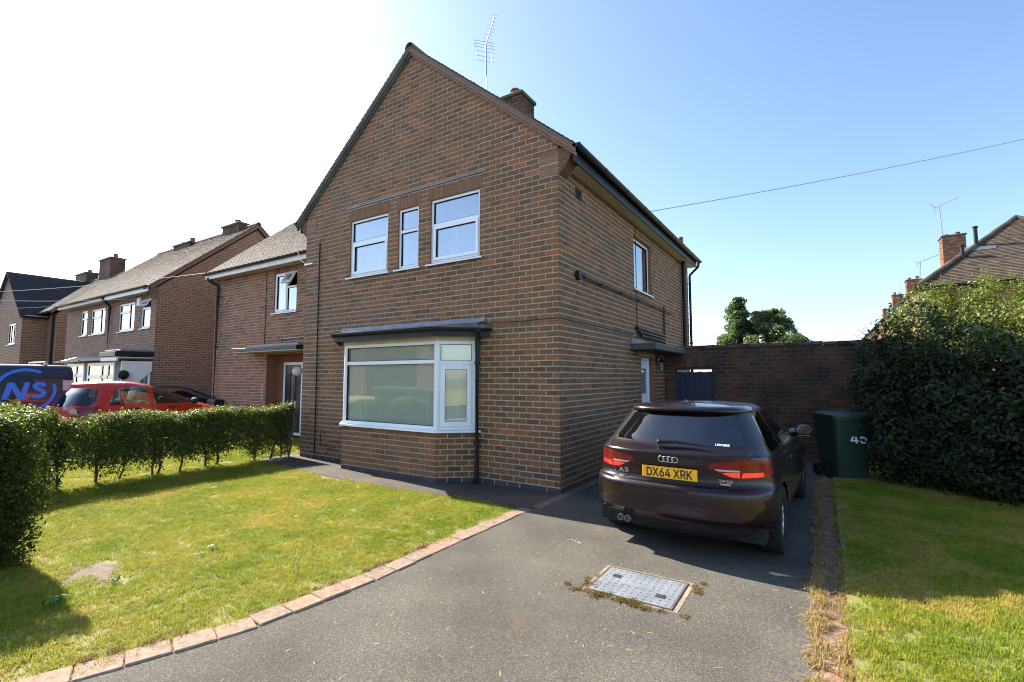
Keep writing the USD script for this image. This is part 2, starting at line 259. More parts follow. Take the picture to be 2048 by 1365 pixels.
def lay(parent, sets, name='brick', most=300, m_default=None):
    """sets: [(brick meshes, material)]. The bricks that show largest from the front garden are prims, the rest one part."""
    allb = [(m, mt) for ms, mt in sets for m in ms]
    def big(x):
        v = x[0][0][:4].mean(0); q = x[0][0][:4]; d = v-CAM; n = np.cross(q[1]-q[0], q[2]-q[0])
        if d @ FWD < .3: return 0.
        px = np.array([d@RGT, d@UPV])/(d@FWD)
        return abs(n@d)/np.linalg.norm(d)**3 if abs(px[0]) < 1.06 and abs(px[1]) < .71 else 0.
    order = sorted(range(len(allb)), key=lambda i: -big(allb[i])) if most else []
    pick = set(order[:most])
    for i in sorted(pick): obj(name, allb[i][0], allb[i][1], parent)
    for k, (ms, mt) in enumerate(sets):
        rest = [m for i, m in enumerate(allb) if i not in pick and m[1] is mt and any(m[0] is z for z in (ms if len(ms) < 2 else ()))] if False else None
    base = 0; groups = {}
    for ms, mt in sets:
        for j, m in enumerate(ms):
            if base+j not in pick: groups.setdefault(pth(mt.GetPath() if False else mt.GetPrim()), []).append((m, mt))
        base += len(ms)
    for g in groups.values(): obj('brickwork', join([x[0] for x in g]), g[0][1], parent, kind='stuff')
def soldiers(u0, u1, z0, z1):
    n = max(2, round((u1-u0)/.0825)); s = (u1-u0)/n
    return [(u0+i*s+.004, z0+.005, u0+(i+1)*s-.004, z1-.005) for i in range(n)]
def core(w, poly, holes, m, parent, name='wall', thick=.25, front=-.0035):
    mb = MB(); x0, y0, x1, y1 = poly.bounds; poly = poly.intersection(sbox(x0+.012, y0-1, x1-.012, y1+1)); w.prism(mb, poly.difference(unary_union([sbox(*h) for h in holes])) if holes else poly, -thick, front, .5)
    return obj(name, mb.get(), m, parent)
def ring(mb, w, u0, z0, u1, z1, t, d0, d1, tb=None):
    tb = t if tb is None else tb
    w.prism(mb, sbox(u0, z0, u1, z1).difference(sbox(u0+t, z0+tb, u1-t, z1-t)), d0, d1, .5)
def window(parent, w, u0, z0, u1, z1, lights, back=.06, sill=True, frame=.055, pane=None, curtain=None, label=None, mf=None, sash=.045, sillout=.05, sillx=.07):
    """lights: [(fu0, fz0, fu1, fz1, kind)] in fractions of the opening; kind 'fix' or 'sash' or 'open'"""
    pane = pane or M_PANE; mf = mf or M_UPVC; mb = MB(); ring(mb, w, u0, z0, u1, z1, frame*.8, -back-.06, -back+.0); W, H = u1-u0, z1-z0; panes = []; opens = []
    for (a, b_, c_, d_, k) in lights:
        A, B_, C_, D_ = u0+a*W, z0+b_*H, u0+c_*W, z0+d_*H; hm = frame*.42
        A += frame*.8 if a < .001 else hm; C_ -= frame*.8 if c_ > .999 else hm; B_ += frame*.8 if b_ < .001 else hm; D_ -= frame*.8 if d_ > .999 else hm
        if a > .001: w.box(mb, A-2*hm, A, B_, D_, -back-.058, -back-.004, .5)
        if b_ > .001: w.box(mb, A, C_, B_-2*hm, B_, -back-.057, -back-.003, .5)
        if k == 'sash':
            ring(mb, w, A+.002, B_+.002, C_-.002, D_-.002, sash, -back-.05, -back+.012); A += sash; B_ += sash; C_ -= sash; D_ -= sash
        if k == 'open': opens.append((A, B_, C_, D_)); continue
        g = MB(); ring(g, w, A, B_, C_, D_, .007, -back-.04, -back-.006); panes.append((A, B_, C_, D_, g))
    fr = obj('window', mb.get(), mf, parent, label=label)
    for (A, B_, C_, D_, g) in panes:
        p = MB(); w.box(p, A+.001, C_-.001, B_+.001, D_-.001, -back-.034, -back-.026, .5); obj('pane', p.get(), pane, fr)
        obj('glazing_gasket', g.get(), M_RUBBER, fr)
    for (A, B_, C_, D_) in opens:                                     # a top-hung light pushed out
        mb = MB(); ang = math.radians(27); H_ = D_-B_
        w2 = Wall(w.at(0, D_, -back+.02), w.du, math.cos(ang)*w.n + math.sin(ang)*V(0, 0, 1)); up = math.cos(ang)*V(0, 0, 1) - math.sin(ang)*w.n
        w2.at = lambda u, z, d=0., o=w2: o.o + np.asarray(u)[..., None]*o.du + np.asarray(z)[..., None]*up + np.asarray(d)[..., None]*o.n if np.ndim(u) else None
        def bx(m_, a, b2, c2, d2, e0, e1):
            u, z, d = [np.array(q, float) for q in zip(*[(x, y, e) for x in (a, c2) for y in (b2, d2) for e in (e0, e1)])]
            m_.add(w2.at(u, z, d), [[0, 1, 3, 2], [4, 6, 7, 5], [0, 4, 5, 1], [2, 3, 7, 6], [0, 2, 6, 4], [1, 5, 7, 3]], .5)
        for q in ((A, -H_, A+.05, 0), (C_-.05, -H_, C_, 0), (A+.05, -H_, C_-.05, -H_+.05), (A+.05, -.05, C_-.05, 0)): bx(mb, *q, 0, .05)
        s = obj('opening_light', mb.get(), mf, fr); g = MB(); bx(g, A+.05, -H_+.05, C_-.05, -.05, .02, .028); obj('pane', g.get(), pane, fr)
    if sill:
        mb = MB(); pr_ = Polygon([(-back-.06, z0-.0), (-back-.06, z0-.035), (sillout, z0-.045), (sillout, z0-.02), (-back+.004, z0-.002)])
        us = (u0-sillx, u1+sillx); v = []
        for u in us: v += [w.at(u if d > 0 else min(max(u, u0+.002), u1-.002), z, d) for d, z in list(pr_.exterior.coords)[:-1]]
        f = [[i, (i+1) % 5, 5+(i+1) % 5, 5+i] for i in range(5)]; mb.add(np.array(v), f, .5).add(np.array(v), [[0, 1, 2], [0, 2, 3], [0, 3, 4], [5, 7, 6], [5, 8, 7], [5, 9, 8]], .5)
        obj('sill', mb.get(), M_UPVC, fr)
    if curtain:
        for (a, c_) in curtain:
            mb = MB(); n = 26; us = np.linspace(u0+a*W, u0+c_*W, n); dd = -back-.42 + .022*np.sin(np.arange(n)*1.9); v = np.vstack([w.at(us, np.full(n, z0-.05), dd), w.at(us, np.full(n, z1+.05), dd)])
            obj('curtain', mb.add(v, [[i, i+1, n+i+1, n+i] for i in range(n-1)], .5).get(), M_CURTAIN, fr, smooth=60)
    return fr
def tiles(o, e, up, poly, gauge=.1, tw=.166, seed=3, thick=.014, lift=.022):
    """plain tiles on a slope: o origin at the eave, e along the eave, up the slope; poly in (s, t)"""
    o, e, up = V(*o), V(*e), V(*up); n = np.cross(e, up); n = n if n[2] > 0 else -n; r = np.random.default_rng(seed)
    x0, y0, x1, y1 = poly.bounds; mb = MB(); R = []
    for k in range(int((y1-y0)/gauge)+2):
        off = (k % 2)*tw/2
        for i in range(int((x1-x0)/tw)+2): R.append((x0-off+i*tw+.0015, y0+k*gauge-.02, x0-off+(i+1)*tw-.0015, y0+k*gauge+gauge))
    R = np.array(R); bx = shapely.box(*R.T); shapely.prepare(poly); keep = shapely.intersects(poly, bx); inside = shapely.contains(poly, bx)
    R2 = []
    for q, k, i in zip(R, keep, inside):
        if not k: continue
        if not i: q = shapely.box(*q).intersection(poly).bounds
        if q[2]-q[0] > .01 and q[3]-q[1] > .01: R2.append(q)
    R = np.array(R2); m = len(R); L = R[:, 3]-R[:, 1]; j = r.normal(0, .0012, m); sk = r.normal(0, .0006, m)
    def P(s, t, h): return o + s[:, None]*e + t[:, None]*up + h[:, None]*n
    lo = lift + j; v = np.stack([P(R[:, 0], R[:, 1], lo+sk), P(R[:, 2], R[:, 1], lo-sk), P(R[:, 2], R[:, 3], np.full(m, .004)), P(R[:, 0], R[:, 3], np.full(m, .004)), P(R[:, 0], R[:, 1], lo-thick), P(R[:, 2], R[:, 1], lo-thick)], 1)
    f = np.array([[0, 1, 2], [0, 2, 3], [4, 5, 1], [4, 1, 0], [4, 0, 3], [5, 2, 1]]); f = (np.arange(m)[:, None, None]*6 + f).reshape(-1, 3)
    if np.dot(np.cross(e, up), n) < 0: f = f[:, ::-1]
    return (v.reshape(-1, 3), f, np.repeat(r.random(m), 6))
def ridge(p, q, r=.11, m=None, parent=None, seg=.45):
    p, q = V(*p), V(*q); L = np.linalg.norm(q-p); n = max(1, round(L/seg)); d = (q-p)/L; x = np.cross(d, V(0, 0, 1)); x /= np.linalg.norm(x); u = np.cross(x, d); mb = MB(); a = np.linspace(-.15, math.pi+.15, 9)
    for i in range(n):
        s = [p + d*(L*i/n+.004), p + d*(L*(i+1)/n-.004)]; rr = r + rng.normal(0, .003); v = np.vstack([c_ + k*(np.cos(a)[:, None]*x + np.sin(a)[:, None]*u) for k in (rr, rr-.018) for c_ in s])
        k = len(a); f = [[j, j+1, k+j+1, k+j] for j in range(k-1)] + [[2*k+j+1, 2*k+j, 3*k+j, 3*k+j+1] for j in range(k-1)] + [[j+1, j, 2*k+j, 2*k+j+1] for j in range(k-1)] + [[k+j, k+j+1, 3*k+j+1, 3*k+j] for j in range(k-1)]
        mb.add(v, f)
    return obj('ridge_tiles', mb.get(), m, parent)
def gutter(parent, p, q, r=.058, m=None, out=None):
    p, q = V(*p), V(*q); d = (q-p)/np.linalg.norm(q-p); x = np.cross(d, V(0, 0, 1)); x /= np.linalg.norm(x); mb = MB(); a = np.linspace(math.pi, 2*math.pi, 9); k = 9
    v = np.vstack([c_ + rr*(np.cos(a)[:, None]*x + np.sin(a)[:, None]*V(0, 0, 1)) for rr in (r, r-.006) for c_ in (p, q)])
    f = [[j, j+1, k+j+1, k+j] for j in range(k-1)] + [[2*k+j+1, 2*k+j, 3*k+j, 3*k+j+1] for j in range(k-1)] + [[0, k, 3*k, 2*k], [k-1, 3*k-1, 4*k-1, 2*k-1]]
    mb.add(v, f, .5)
    for c_ in (p, q): mb.add(np.vstack([c_[None], c_ + r*(np.cos(a)[:, None]*x + np.sin(a)[:, None]*V(0, 0, 1))]), [[0, j, j+1] for j in range(1, 9)], .5)
    L = np.linalg.norm(q-p); n = max(2, int(L/1.0))
    for i in range(n+1):
        c_ = p + d*L*(i+.02)/(n+.04); v = np.vstack([cc + (r+.006)*(np.cos(a)[:, None]*x + np.sin(a)[:, None]*V(0, 0, 1)) for cc in (c_-d*.02, c_+d*.02)]); mb.add(v, [[j, j+1, k+j+1, k+j] for j in range(k-1)], .5)
    return obj('gutter', mb.get(), m or M_BLACK, parent)
def downpipe(parent, pts, r=.034, name='downpipe', clips=(), m=None):
    mb = MB(); P = [V(*p) for p in pts]; mb.tube(P, r, 12, t=.5)
    for c_ in clips: mb.tube([V(*c_)-V(0, 0, .025), V(*c_)+V(0, 0, .025)], r+.007, 12, t=.5)
    return obj(name, mb.get(), m or M_BLACK, parent, smooth=40)
def chimney(parent, x0, x1, y0, y1, z0, z1, mb_, pots=2, seed=5, cap=M_CONC, cowl=False, along='x'):
    rects = []; ms = []
    for (o, du, n, L) in (((x0, y0, 0), (1, 0, 0), (0, -1, 0), x1-x0), ((x1, y0, 0), (0, 1, 0), (1, 0, 0), y1-y0), ((x0, y0, 0), (0, 1, 0), (-1, 0, 0), y1-y0), ((x0, y1, 0), (1, 0, 0), (0, 1, 0), x1-x0)):
        w = Wall(o, du, n); ms += brick_mesh(w, brick_list(sbox(0, z0, L, z1)), 0, seed)
    mb = MB().box((x0+.008, y0+.008, z0), (x1-.008, y1-.008, z1), .5); st = obj('chimney', mb.get(), M_MORTAR_D, parent); obj('brickwork', join(ms), mb_, st, kind='stuff')
    cp = MB().tm(rbox((x0-.05, y0-.05, z1-.02), (x1+.05, y1+.05, z1+.07), .02), .5); obj('chimney_cap', cp.get(), cap, st)
    for i in range(pots):
        f = (i+.5)/pots; c_ = V(x0+(x1-x0)*f, (y0+y1)/2, z1+.06) if along == 'x' else V((x0+x1)/2, y0+(y1-y0)*f, z1+.06); h = .13+.07*((i*7+seed) % 3)
        p = MB().tube([c_, c_+V(0, 0, h*.5), c_+V(0, 0, h*.86), c_+V(0, 0, h*.88), c_+V(0, 0, h)], [.12, .105, .10, .125, .12], 14, t=.5)
        obj('chimney_pot', p.get(), M_TERRA, st, smooth=40)
    return st
def aerial(label, base, top, tip, group=None, n=9, s=1.):
    base, top, tip = V(*base), V(*top), V(*tip); a = thing('tv_aerial', label, 'aerial', group=group); b0 = MB().tube([base, top], .017*s, 8, t=.5); obj('mast', b0.get(), M_STEEL, a, smooth=40)
    d = (tip-top)/np.linalg.norm(tip-top); st = top - d*.22; mb = MB().bar(st, tip, .018*s, .018*s, t=.5); x = np.cross(d, V(0, 0, 1)); x /= np.linalg.norm(x); L = np.linalg.norm(tip-st); obj('boom', mb.get(), M_STEEL, a)
    mb = MB()
    for i in range(n): c_ = st + d*(L*(.25+.74*i/(n-1))); h = .11-.04*i/n; mb.tube([c_-x*h, c_+x*h], .003*s, 5, t=.5)
    obj('elements', mb.get(), M_STEEL, a)
    mb = MB(); u = np.cross(x, d)
    for k in (-1, 1):
        for j in range(3): c_ = st + u*k*(.05+.10*j) - d*.03*j; mb.tube([c_-x*.26, c_+x*.26], .005*s, 5, t=.5)
        for e in (-.2, .2): mb.tube([st+u*k*.05+x*e, st+u*k*.27+x*e-d*.07], .004*s, 5, t=.5)
    obj('reflector', mb.get(), M_STEEL, a)
    return a
# ---------------------------------------------------------------- ground
def sheet(name, pts, z, m, kind='structure', **k):
    v, f = trimesh.creation.triangulate_polygon(Polygon(pts), engine='earcut'); v = np.c_[v, np.full(len(v), z)]
    n = np.cross(v[f[:, 1]]-v[f[:, 0]], v[f[:, 2]]-v[f[:, 0]])[:, 2]; f = np.where((n < 0)[:, None], f[:, ::-1], f)
    return obj(name, (v, f), m, kind=kind, **k)
sheet('ground', [(-260, -260), (260, -260), (260, 400), (-260, 400)], -.03, M_FIELD)
sheet('lawn_soil', [(-6.9, -7.2), (-.60, -7.2), (-.45, -5.6), (-.13, -4.6), (-.13, -.90), (-.9, -.89), (-1.64, -.94), (-2.4, -.99), (-3.7, -.96), (-4.43, -.88), (-6.0, -.72), (-6.9, -.6)], 0., M_TURF)
sheet('right_lawn_soil', [(3.10, -7.2), (12, -7.2), (12, 12), (3.0, 12), (3.0, 5.6), (3.05, 3.)], -.004, M_TURF)
sheet('neighbour_lawn_soil', [(-9.2, -5.35), (-6.9, -5.35), (-6.9, 1.75), (-9.2, 1.75)], -.001, M_TURF)
sheet('neighbour_driveway', [(-13.4, -7.2), (-9.2, -7.2), (-9.2, 1.75), (-13.4, 1.75)], -.006, M_ROAD)
sheet('far_forecourt', [(-27, -7.2), (-13.4, -7.2), (-13.4, 6), (-17, 6), (-17, 1.5), (-27, 1.5)], -.010, M_ROAD)
sheet('driveway', [(-.95, -7.2), (3.12, -7.2), (3.06, 5.4), (.10, 5.4), (.11, 0), (.04, -1.0), (.02, -3.4), (-.06, -4.3), (-.27, -4.9), (-.58, -5.75)], .004, M_DRIVE)
sheet('wall_foot_path', [(-6.2, -.74), (-4.43, -.92), (-3.7, -1.0), (-2.4, -1.03), (-1.64, -.98), (-.9, -.93), (.0, -.93), (.07, -.8), (.09, .0), (-6.2, .0)], .008, M_PATH)
sheet('pavement', [(-60, -9.2), (60, -9.2), (60, -7.2), (-60, -7.2)], .012, pm('pavement_slabs', (.22, .21, .19), (.17, .16, .15), 1.5, .9, .002, 80))
sheet('road', [(-60, -15.5), (60, -15.5), (60, -9.2), (-60, -9.2)], -.02, M_ROAD)
sheet('far_verge', [(-60, -40), (60, -40), (60, -15.5), (-60, -15.5)], .02, M_TURF)
# ---------------------------------------------------------------- the house in front
SL = .834                                                           # roof slope
house = thing('brick_house', 'brown brick house with steep gable, white bay window and three upstairs windows', 'house')
WF = Wall((0, 0, 0), (-1, 0, 0), (0, -1, 0)); WS = Wall((0, 0, 0), (0, 1, 0), (1, 0, 0)); WL = Wall((-6, 0, 0), (0, 1, 0), (-1, 0, 0)); WB = Wall((0, 8.09, 0), (-1, 0, 0), (0, 1, 0))
gab = Polygon([(0, 0), (6, 0), (6, 5.06), (3, 7.58), (0, 5.06)])
W1, W2, W3 = (3.535, 3.58, 4.59, 4.695), (2.765, 3.58, 3.268, 4.68), (1.425, 3.58, 2.487, 4.70)
LIN = [(3.49, 4.695, 4.63, 4.89), (2.72, 4.68, 3.31, 4.88), (1.38, 4.70, 2.53, 4.89)]
BAYH = (1.50, .78, 4.55, 2.26); KN = [(-.01, 4.60, .33, 4.98), (5.67, 4.60, 6.01, 4.98)]
wall = core(WF, gab, [W1, W2, W3, BAYH], M_MORTAR, house)
SD = (3.68, 0, 4.55, 2.06); SW = (3.335, 3.44, 4.53, 4.535)
core(WS, sbox(0, 0, 8.09, 4.90), [SD, SW], M_MORTAR, house); core(WB, Polygon([(0, 0), (6, 0), (6, 5.06), (3, 7.58), (0, 5.06)]), [], M_MORTAR, house); core(WL, sbox(0, 0, 8.09, 4.9), [], M_MORTAR, house)
bay_foot = (1.47, -.2, 4.62, .78)
fr = brick_list(gab, [W1, W2, W3, (1.47, -.1, 4.6, 2.50)] + LIN + KN)
plinth = [q for q in fr if isinstance(q, tuple) and q[3] < .09]; frb = [q for q in fr if not (isinstance(q, tuple) and q[3] < .09)]
sol = [s for L in LIN for s in soldiers(*[L[i] for i in (0, 2, 1, 3)])]
sd = brick_list(sbox(0, 0, 8.09, 4.76), [SD, SW, (3.55, 2.06, 4.68, 2.17)], phase=1); sdp = [q for q in sd if isinstance(q, tuple) and q[3] < .09]; sdb = [q for q in sd if not (isinstance(q, tuple) and q[3] < .09)]
bm = brick_mesh(WF, frb, 0, 11); sm_ = brick_mesh(WF, sol, .001, 12, lambda r: .45+.5*r.random()); dm = brick_mesh(WS, sdb, 0, 13)
BAYP = [(-4.62, 0.), (-4.163, -.412), (-1.955, -.412), (-1.47, 0.)]  # plan of the bay, left to right
bays = []; bayp = []
bay_core = []
for (p, q) in zip(BAYP[:-1], BAYP[1:]):
    p, q = V(*p, 0), V(*q, 0); L = np.linalg.norm(q-p); d = (q-p)/L; w = Wall(q, -d, V(d[1], -d[0], 0)); bl = brick_list(sbox(0, 0, L, 9*C-.004), phase=0)
    bays += brick_mesh(w, [x for x in bl if x[3] > .09 or x[1] > .05], 0, 21+int(L*10)); bayp += brick_mesh(w, [x for x in bl if not (x[3] > .09 or x[1] > .05)], .002, 5)
mb = MB(); pv = np.array(BAYP); cen = pv.mean(0); pin = []
for i, p in enumerate(pv): pin.append(p + V(0, .0065) if 0 < i < 3 else p)
m = trimesh.creation.extrude_polygon(Polygon([tuple(p) for p in pin]), .775, engine='earcut'); obj('bay_core', (m.vertices, m.faces, np.full(len(m.vertices), .5)), M_MORTAR, house)
lay(wall, [(bm + sm_ + bays, M_BRICK), (dm, M_BRICK), (brick_mesh(WF, plinth, .001, 14) + bayp + brick_mesh(WS, sdp, .001, 15), M_BLUE), (brick_mesh(WL, brick_list(sbox(0, 0, 1.75, 4.76)), 0, 16), M_BRICK)])
# reveals of the openings, in brick
for w, L in ((WF, (W1, W2, W3)), (WS, (SW, SD))):
    for (a, b_, c_, d_) in L: mb = MB(); ring(mb, w, a-.004, b_-.004, c_+.004, d_+.004, .006, -.13, -.002); obj('reveal', mb.get(), M_BRICK_RED, house)
for (a, b_, c_, d_), tz in ((W1, .60), (W2, .62), (W3, .60)):
    window(house, WF, a, b_, c_, d_, [(0, tz, 1, 1, 'fix'), (0, 0, 1, tz, 'sash' if c_-a > .7 else 'fix')], back=.03, curtain=[(.02, .98)], sash=.05, frame=.06)
window(house, WS, *SW, [(0, 0, 1, 1, 'fix')], back=.075, frame=.07, sillout=.045)
fl = MB()
for i in range(9): u = 1.306 + i*.3772; WF.box(fl, u, u+.372, 4.955+.003*math.sin(i*2.1), 4.985+.003*math.sin(i*1.7), -.01, .012, .5)
obj('cavity_tray_flashing', fl.get(), M_LEAD, house)
# floors and ceilings that keep the rooms dark
mb = MB().box((-5.75, .25, 2.5), (-.25, 7.8, 2.75), .5).box((-5.75, .25, 4.95), (-.25, 7.8, 5.02), .5).box((-5.75, .25, .03), (-.25, 7.8, .1), .5); obj('floors', mb.get(), M_ROOM, house)
mb = MB().box((-5.7, 3.4, .1), (-.3, 3.5, 2.5), .5).box((-5.7, 3.0, 2.75), (-.3, 3.1, 4.95), .5).box((-3.0, .3, 2.75), (-2.9, 3.0, 4.95), .5); obj('inner_walls', mb.get(), M_ROOM, house)
# roof
LEN = 8.25; half = 3.32; hyp = math.hypot(1, SL)
EZ = 7.70-SL*half
for s in (1, -1):
    o = (-3+s*half, -.075, EZ); up = V(-s, 0, SL)/hyp; rt = tiles(o, (0, 1, 0), up, sbox(0, 0, LEN, half*hyp), seed=31+s); n = V(s*SL, 0, 1)/hyp; n /= np.linalg.norm(n)
    mb = MB(); a = [V(*o), V(-3, -.075, 7.70)]; a += [a[1]+V(0, LEN, 0), a[0]+V(0, LEN, 0)]; top = [p-n*.004 for p in a]; bot = [p-n*.035 for p in a]
    mb.add(np.array(top+bot), [[0, 1, 2, 3], [7, 6, 5, 4], [0, 4, 5, 1], [1, 5, 6, 2], [2, 6, 7, 3], [3, 7, 4, 0]], .4); r_ = obj('roof', mb.get(), M_TILE, house); obj('roof_tiles', rt, M_TILE, r_, kind='stuff')
    vg = MB(); vb = [V(-3+s*(half-.02), 0, EZ-.02), V(-3, 0, 7.665)]
    for (y0, y1, h) in ((-.066, -.0, .062), (-.040, .0, .115)): vg.add(np.array([p+V(0, y, z) for p in vb for y in (y0, y1) for z in (-.01, -.01-h)]), [[0, 1, 3, 2], [4, 6, 7, 5], [0, 4, 5, 1], [2, 3, 7, 6], [0, 2, 6, 4], [1, 5, 7, 3]], .6)
    obj('verge', vg.get(), pm('verge_mortar_red', (.20, .105, .075), (.145, .09, .07), 6, .9, .004, 40) if s == 1 else M_CONC, r_)
ridge((-3, -.085, 7.66), (-3, 8.2, 7.66), .10, M_TILE_OLD, house)
M_KN = tonem('kneeler_tile_clay', [(0, (.13, .075, .05)), (1, (.18, .095, .06))])
# corbelled tile kneelers at the two feet of the gable
for s in (1, -1):
    for k in range(16):
        z = 4.605 + k*.0235; f = k/15; e = .03 + .185*math.sin(min(1, f*1.15)*math.pi/2)**1.0 if f > .03 else .03
        x0, x1 = (-.325, e) if s == 1 else (-6-e, -5.675); top = 7.60-SL*abs((x1 if s == 1 else x0)+3)
        cut = 7.60 - z - .02; lim = cut/SL
        if s == 1: x1 = min(x1, -3+lim)
        else: x0 = max(x0, -3-lim)
        mb = MB().tm(rbox((x0, -.005+rng.normal(0, .001), z), (x1, .26, z+.0205), .003)); obj('kneeler_tile', mb.get(), M_KN, house)
    mb = MB(); mb.box((-.32, -.003, 4.60), (.0, .25, 4.965), .5) if s == 1 else mb.box((-6.0, -.003, 4.60), (-5.68, .25, 4.965), .5); obj('kneeler_bed', mb.get(), M_MORTAR, house)
for x0, x1 in ((.012, .225), (-6.225, -6.012)):
    mb = MB().box((x0, .262, 4.755), (x1, 8.1, 4.775), .5); obj('soffit', mb.get(), M_CREAM, house)
    fx = x1 if x0 > 0 else x0; sg = 1 if x0 > 0 else -1
    mb = MB().box((fx, .01, 4.745), (fx+sg*.022, 8.13, 4.955), .5); obj('fascia', mb.get(), M_BLACK, house)
gutter(house, (.315, -.075, 4.955), (.315, 8.20, 4.935)); gutter(house, (-6.315, -.075, 4.955), (-6.315, 8.2, 4.935))
downpipe(house, [(.315, 8.02, 4.89), (.315, 8.03, 4.80), (.29, 8.04, 4.74), (.09, 8.05, 4.56), (.06, 8.05, 4.50), (.06, 8.05, .05)], clips=[(.06, 8.05, z) for z in (4.3, 2.6, 1.0)])
downpipe(house, [(.085, 7.22, 2.1), (.085, 7.22, 4.76)], .055, 'soil_pipe', clips=[(.085, 7.22, z) for z in (2.62, 3.4, 4.45)])
downpipe(house, [(-.1, 7.85, 4.9), (-.1, 7.85, 5.62)], .055, 'vent_pipe', m=M_TERRA)
mb = MB(); WS.box(mb, .58, .80, 4.425, 4.60, -.02, .004, .5)
for k in range(5): WS.box(mb, .59, .79, 4.437+k*.033, 4.447+k*.033, .004, .014, .5)
obj('air_brick', mb.get(), M_BLACK, house)
# pipes and cables on the side wall
mb = MB().tube([(.05, .70, 3.20), (.05, 6.25, 3.215)], .014, 8, t=.5).tube([(.04, .85, 3.165), (.04, 5.9, 3.18)], .008, 6, t=.5).tube([(.0, .60, 3.20), (.07, .60, 3.20)], .075, 14, t=.5).tube([(.04, .60, 3.20), (.06, .74, 3.20)], .035, 10, t=.5)
for y in (1.5, 2.5, 3.5, 4.5, 5.5): mb.box((0, y-.02, 3.185), (.066, y+.02, 3.225), .5)
obj('side_conduit', mb.get(), M_BLACK, house, smooth=40)
mb = MB().tube([(.04, 5.35, 2.2), (.04, 5.35, 3.3)], .022, 8, t=.5); obj('side_riser_pipe', mb.get(), M_BLACK, house, smooth=40)
for k in range(3):
    mb = MB().tube([(.06, 3.30+.12*k, 2.62-.07*k), (.06, 5.30, 2.60-.07*k)], .022, 8, t=.5).box((0, 3.32+.12*k, 2.60-.07*k), (.085, 3.38+.12*k, 2.64-.07*k), .5); obj('overflow_pipe', mb.get(), M_BLACK, house, smooth=40)
mb = MB().tube([(.012*(i > 0)*0-1.33+.19*i, -.012, 2.47+.004*math.sin(i*1.3)) for i in range(8)] + [(.012, -.012, 2.475), (.012, .3, 2.47), (.012, 1.6, 2.478), (.012, 3.2, 2.47)], .007, 6, t=.5); obj('wall_cable', mb.get(), M_BLACK, house)
mb = MB().tube([(-5.53, -.014, 4.42), (-5.52, -.014, 2.5), (-5.50, -.014, .10)], .012, 6, t=.5); obj('left_wall_cable', mb.get(), M_BLACK, house)
mb = MB().tube([(-5.33, -.012, .50), (-5.33, -.012, .30), (-5.05, -.012, .27), (-4.7, -.012, .27)], .008, 6, t=.5); obj('low_cable', mb.get(), M_BLACK, house)
mb = MB().tube([(.01, 3.42, 4.72), (.012, 3.44, 3.0), (.012, 3.42, 2.2)], .008, 6, t=.5); obj('side_cable', mb.get(), M_BLACK, house)
mb = MB().tube([(-6.3, -.05, 4.86), (-6.33, -.03, 4.5), (-6.2, -.02, 4.15), (-5.98, -.012, 4.02)], .006, 6, t=.5).box((-6.02, -.03, 3.99), (-5.75, -.004, 4.02), .5); obj('corner_cable_clip', mb.get(), M_UPVC, house)
# side door, canopy, lantern
mb = MB(); ring(mb, WS, *SD, .055, -.16, -.10); dfr = obj('side_door', mb.get(), M_UPVC, house); mb = MB(); WS.box(mb, SD[0]+.055, SD[2]-.055, .06, 2.0, -.15, -.115, .5); obj('door_leaf', mb.get(), M_UPVC, dfr)
mb = MB()
for (a, b_, c_, d_) in ((3.83, 1.25, 4.4, 1.85), (3.83, .2, 4.4, 1.05)): ring(mb, WS, a, b_, c_, d_, .03, -.116, -.104)
obj('door_panels', mb.get(), M_UPVC, dfr); mb = MB(); WS.box(mb, 3.86, 4.37, 1.28, 1.82, -.114, -.111, .5); obj('door_glass', mb.get(), M_PANE, dfr)
mb = MB().tm(rbox((-.12, 3.05, 2.165), (.50, 5.395, 2.275), .012), .5); obj('canopy', mb.get(), M_CONC, house); mb = MB().tm(rbox((.003, 3.02, 2.277), (.03, 3.9, 2.40), .004), .5).box((-.1, 3.05, 2.276), (.49, 5.39, 2.288), .5); obj('canopy_felt', mb.get(), M_LEAD, house)
LX, LY, LZ = .13, 4.74, 1.90
mb = MB().tube([(0, LY, LZ+.12), (.05, LY, LZ+.20), (.10, LY, LZ+.20), (LX, LY, LZ+.14)], .009, 8, t=.5).tube([(LX, LY, LZ+.07), (LX, LY, LZ+.14)], [.075, .02], 8, t=.5).tube([(LX, LY, LZ-.12), (LX, LY, LZ-.10)], .05, 8, t=.5).box((0, LY-.04, LZ+.05), (.012, LY+.04, LZ+.2), .5)
for k in range(6): a = k*math.pi/3; mb.tube([(LX+.045*math.cos(a), LY+.045*math.sin(a), LZ-.1), (LX+.065*math.cos(a), LY+.065*math.sin(a), LZ+.07)], .005, 5, t=.5)
lan = obj('wall_lantern', mb.get(), M_BLACK, house); obj('lantern_glass', MB().tube([(LX, LY, LZ-.1), (LX, LY, LZ+.07)], [.04, .058], 12, t=.5).get(), M_PANE, lan); obj('bulb', MB().tm(trimesh.creation.icosphere(2, .03).apply_translation((LX, LY, LZ)), .5).get(), M_WHITE, lan, smooth=True)
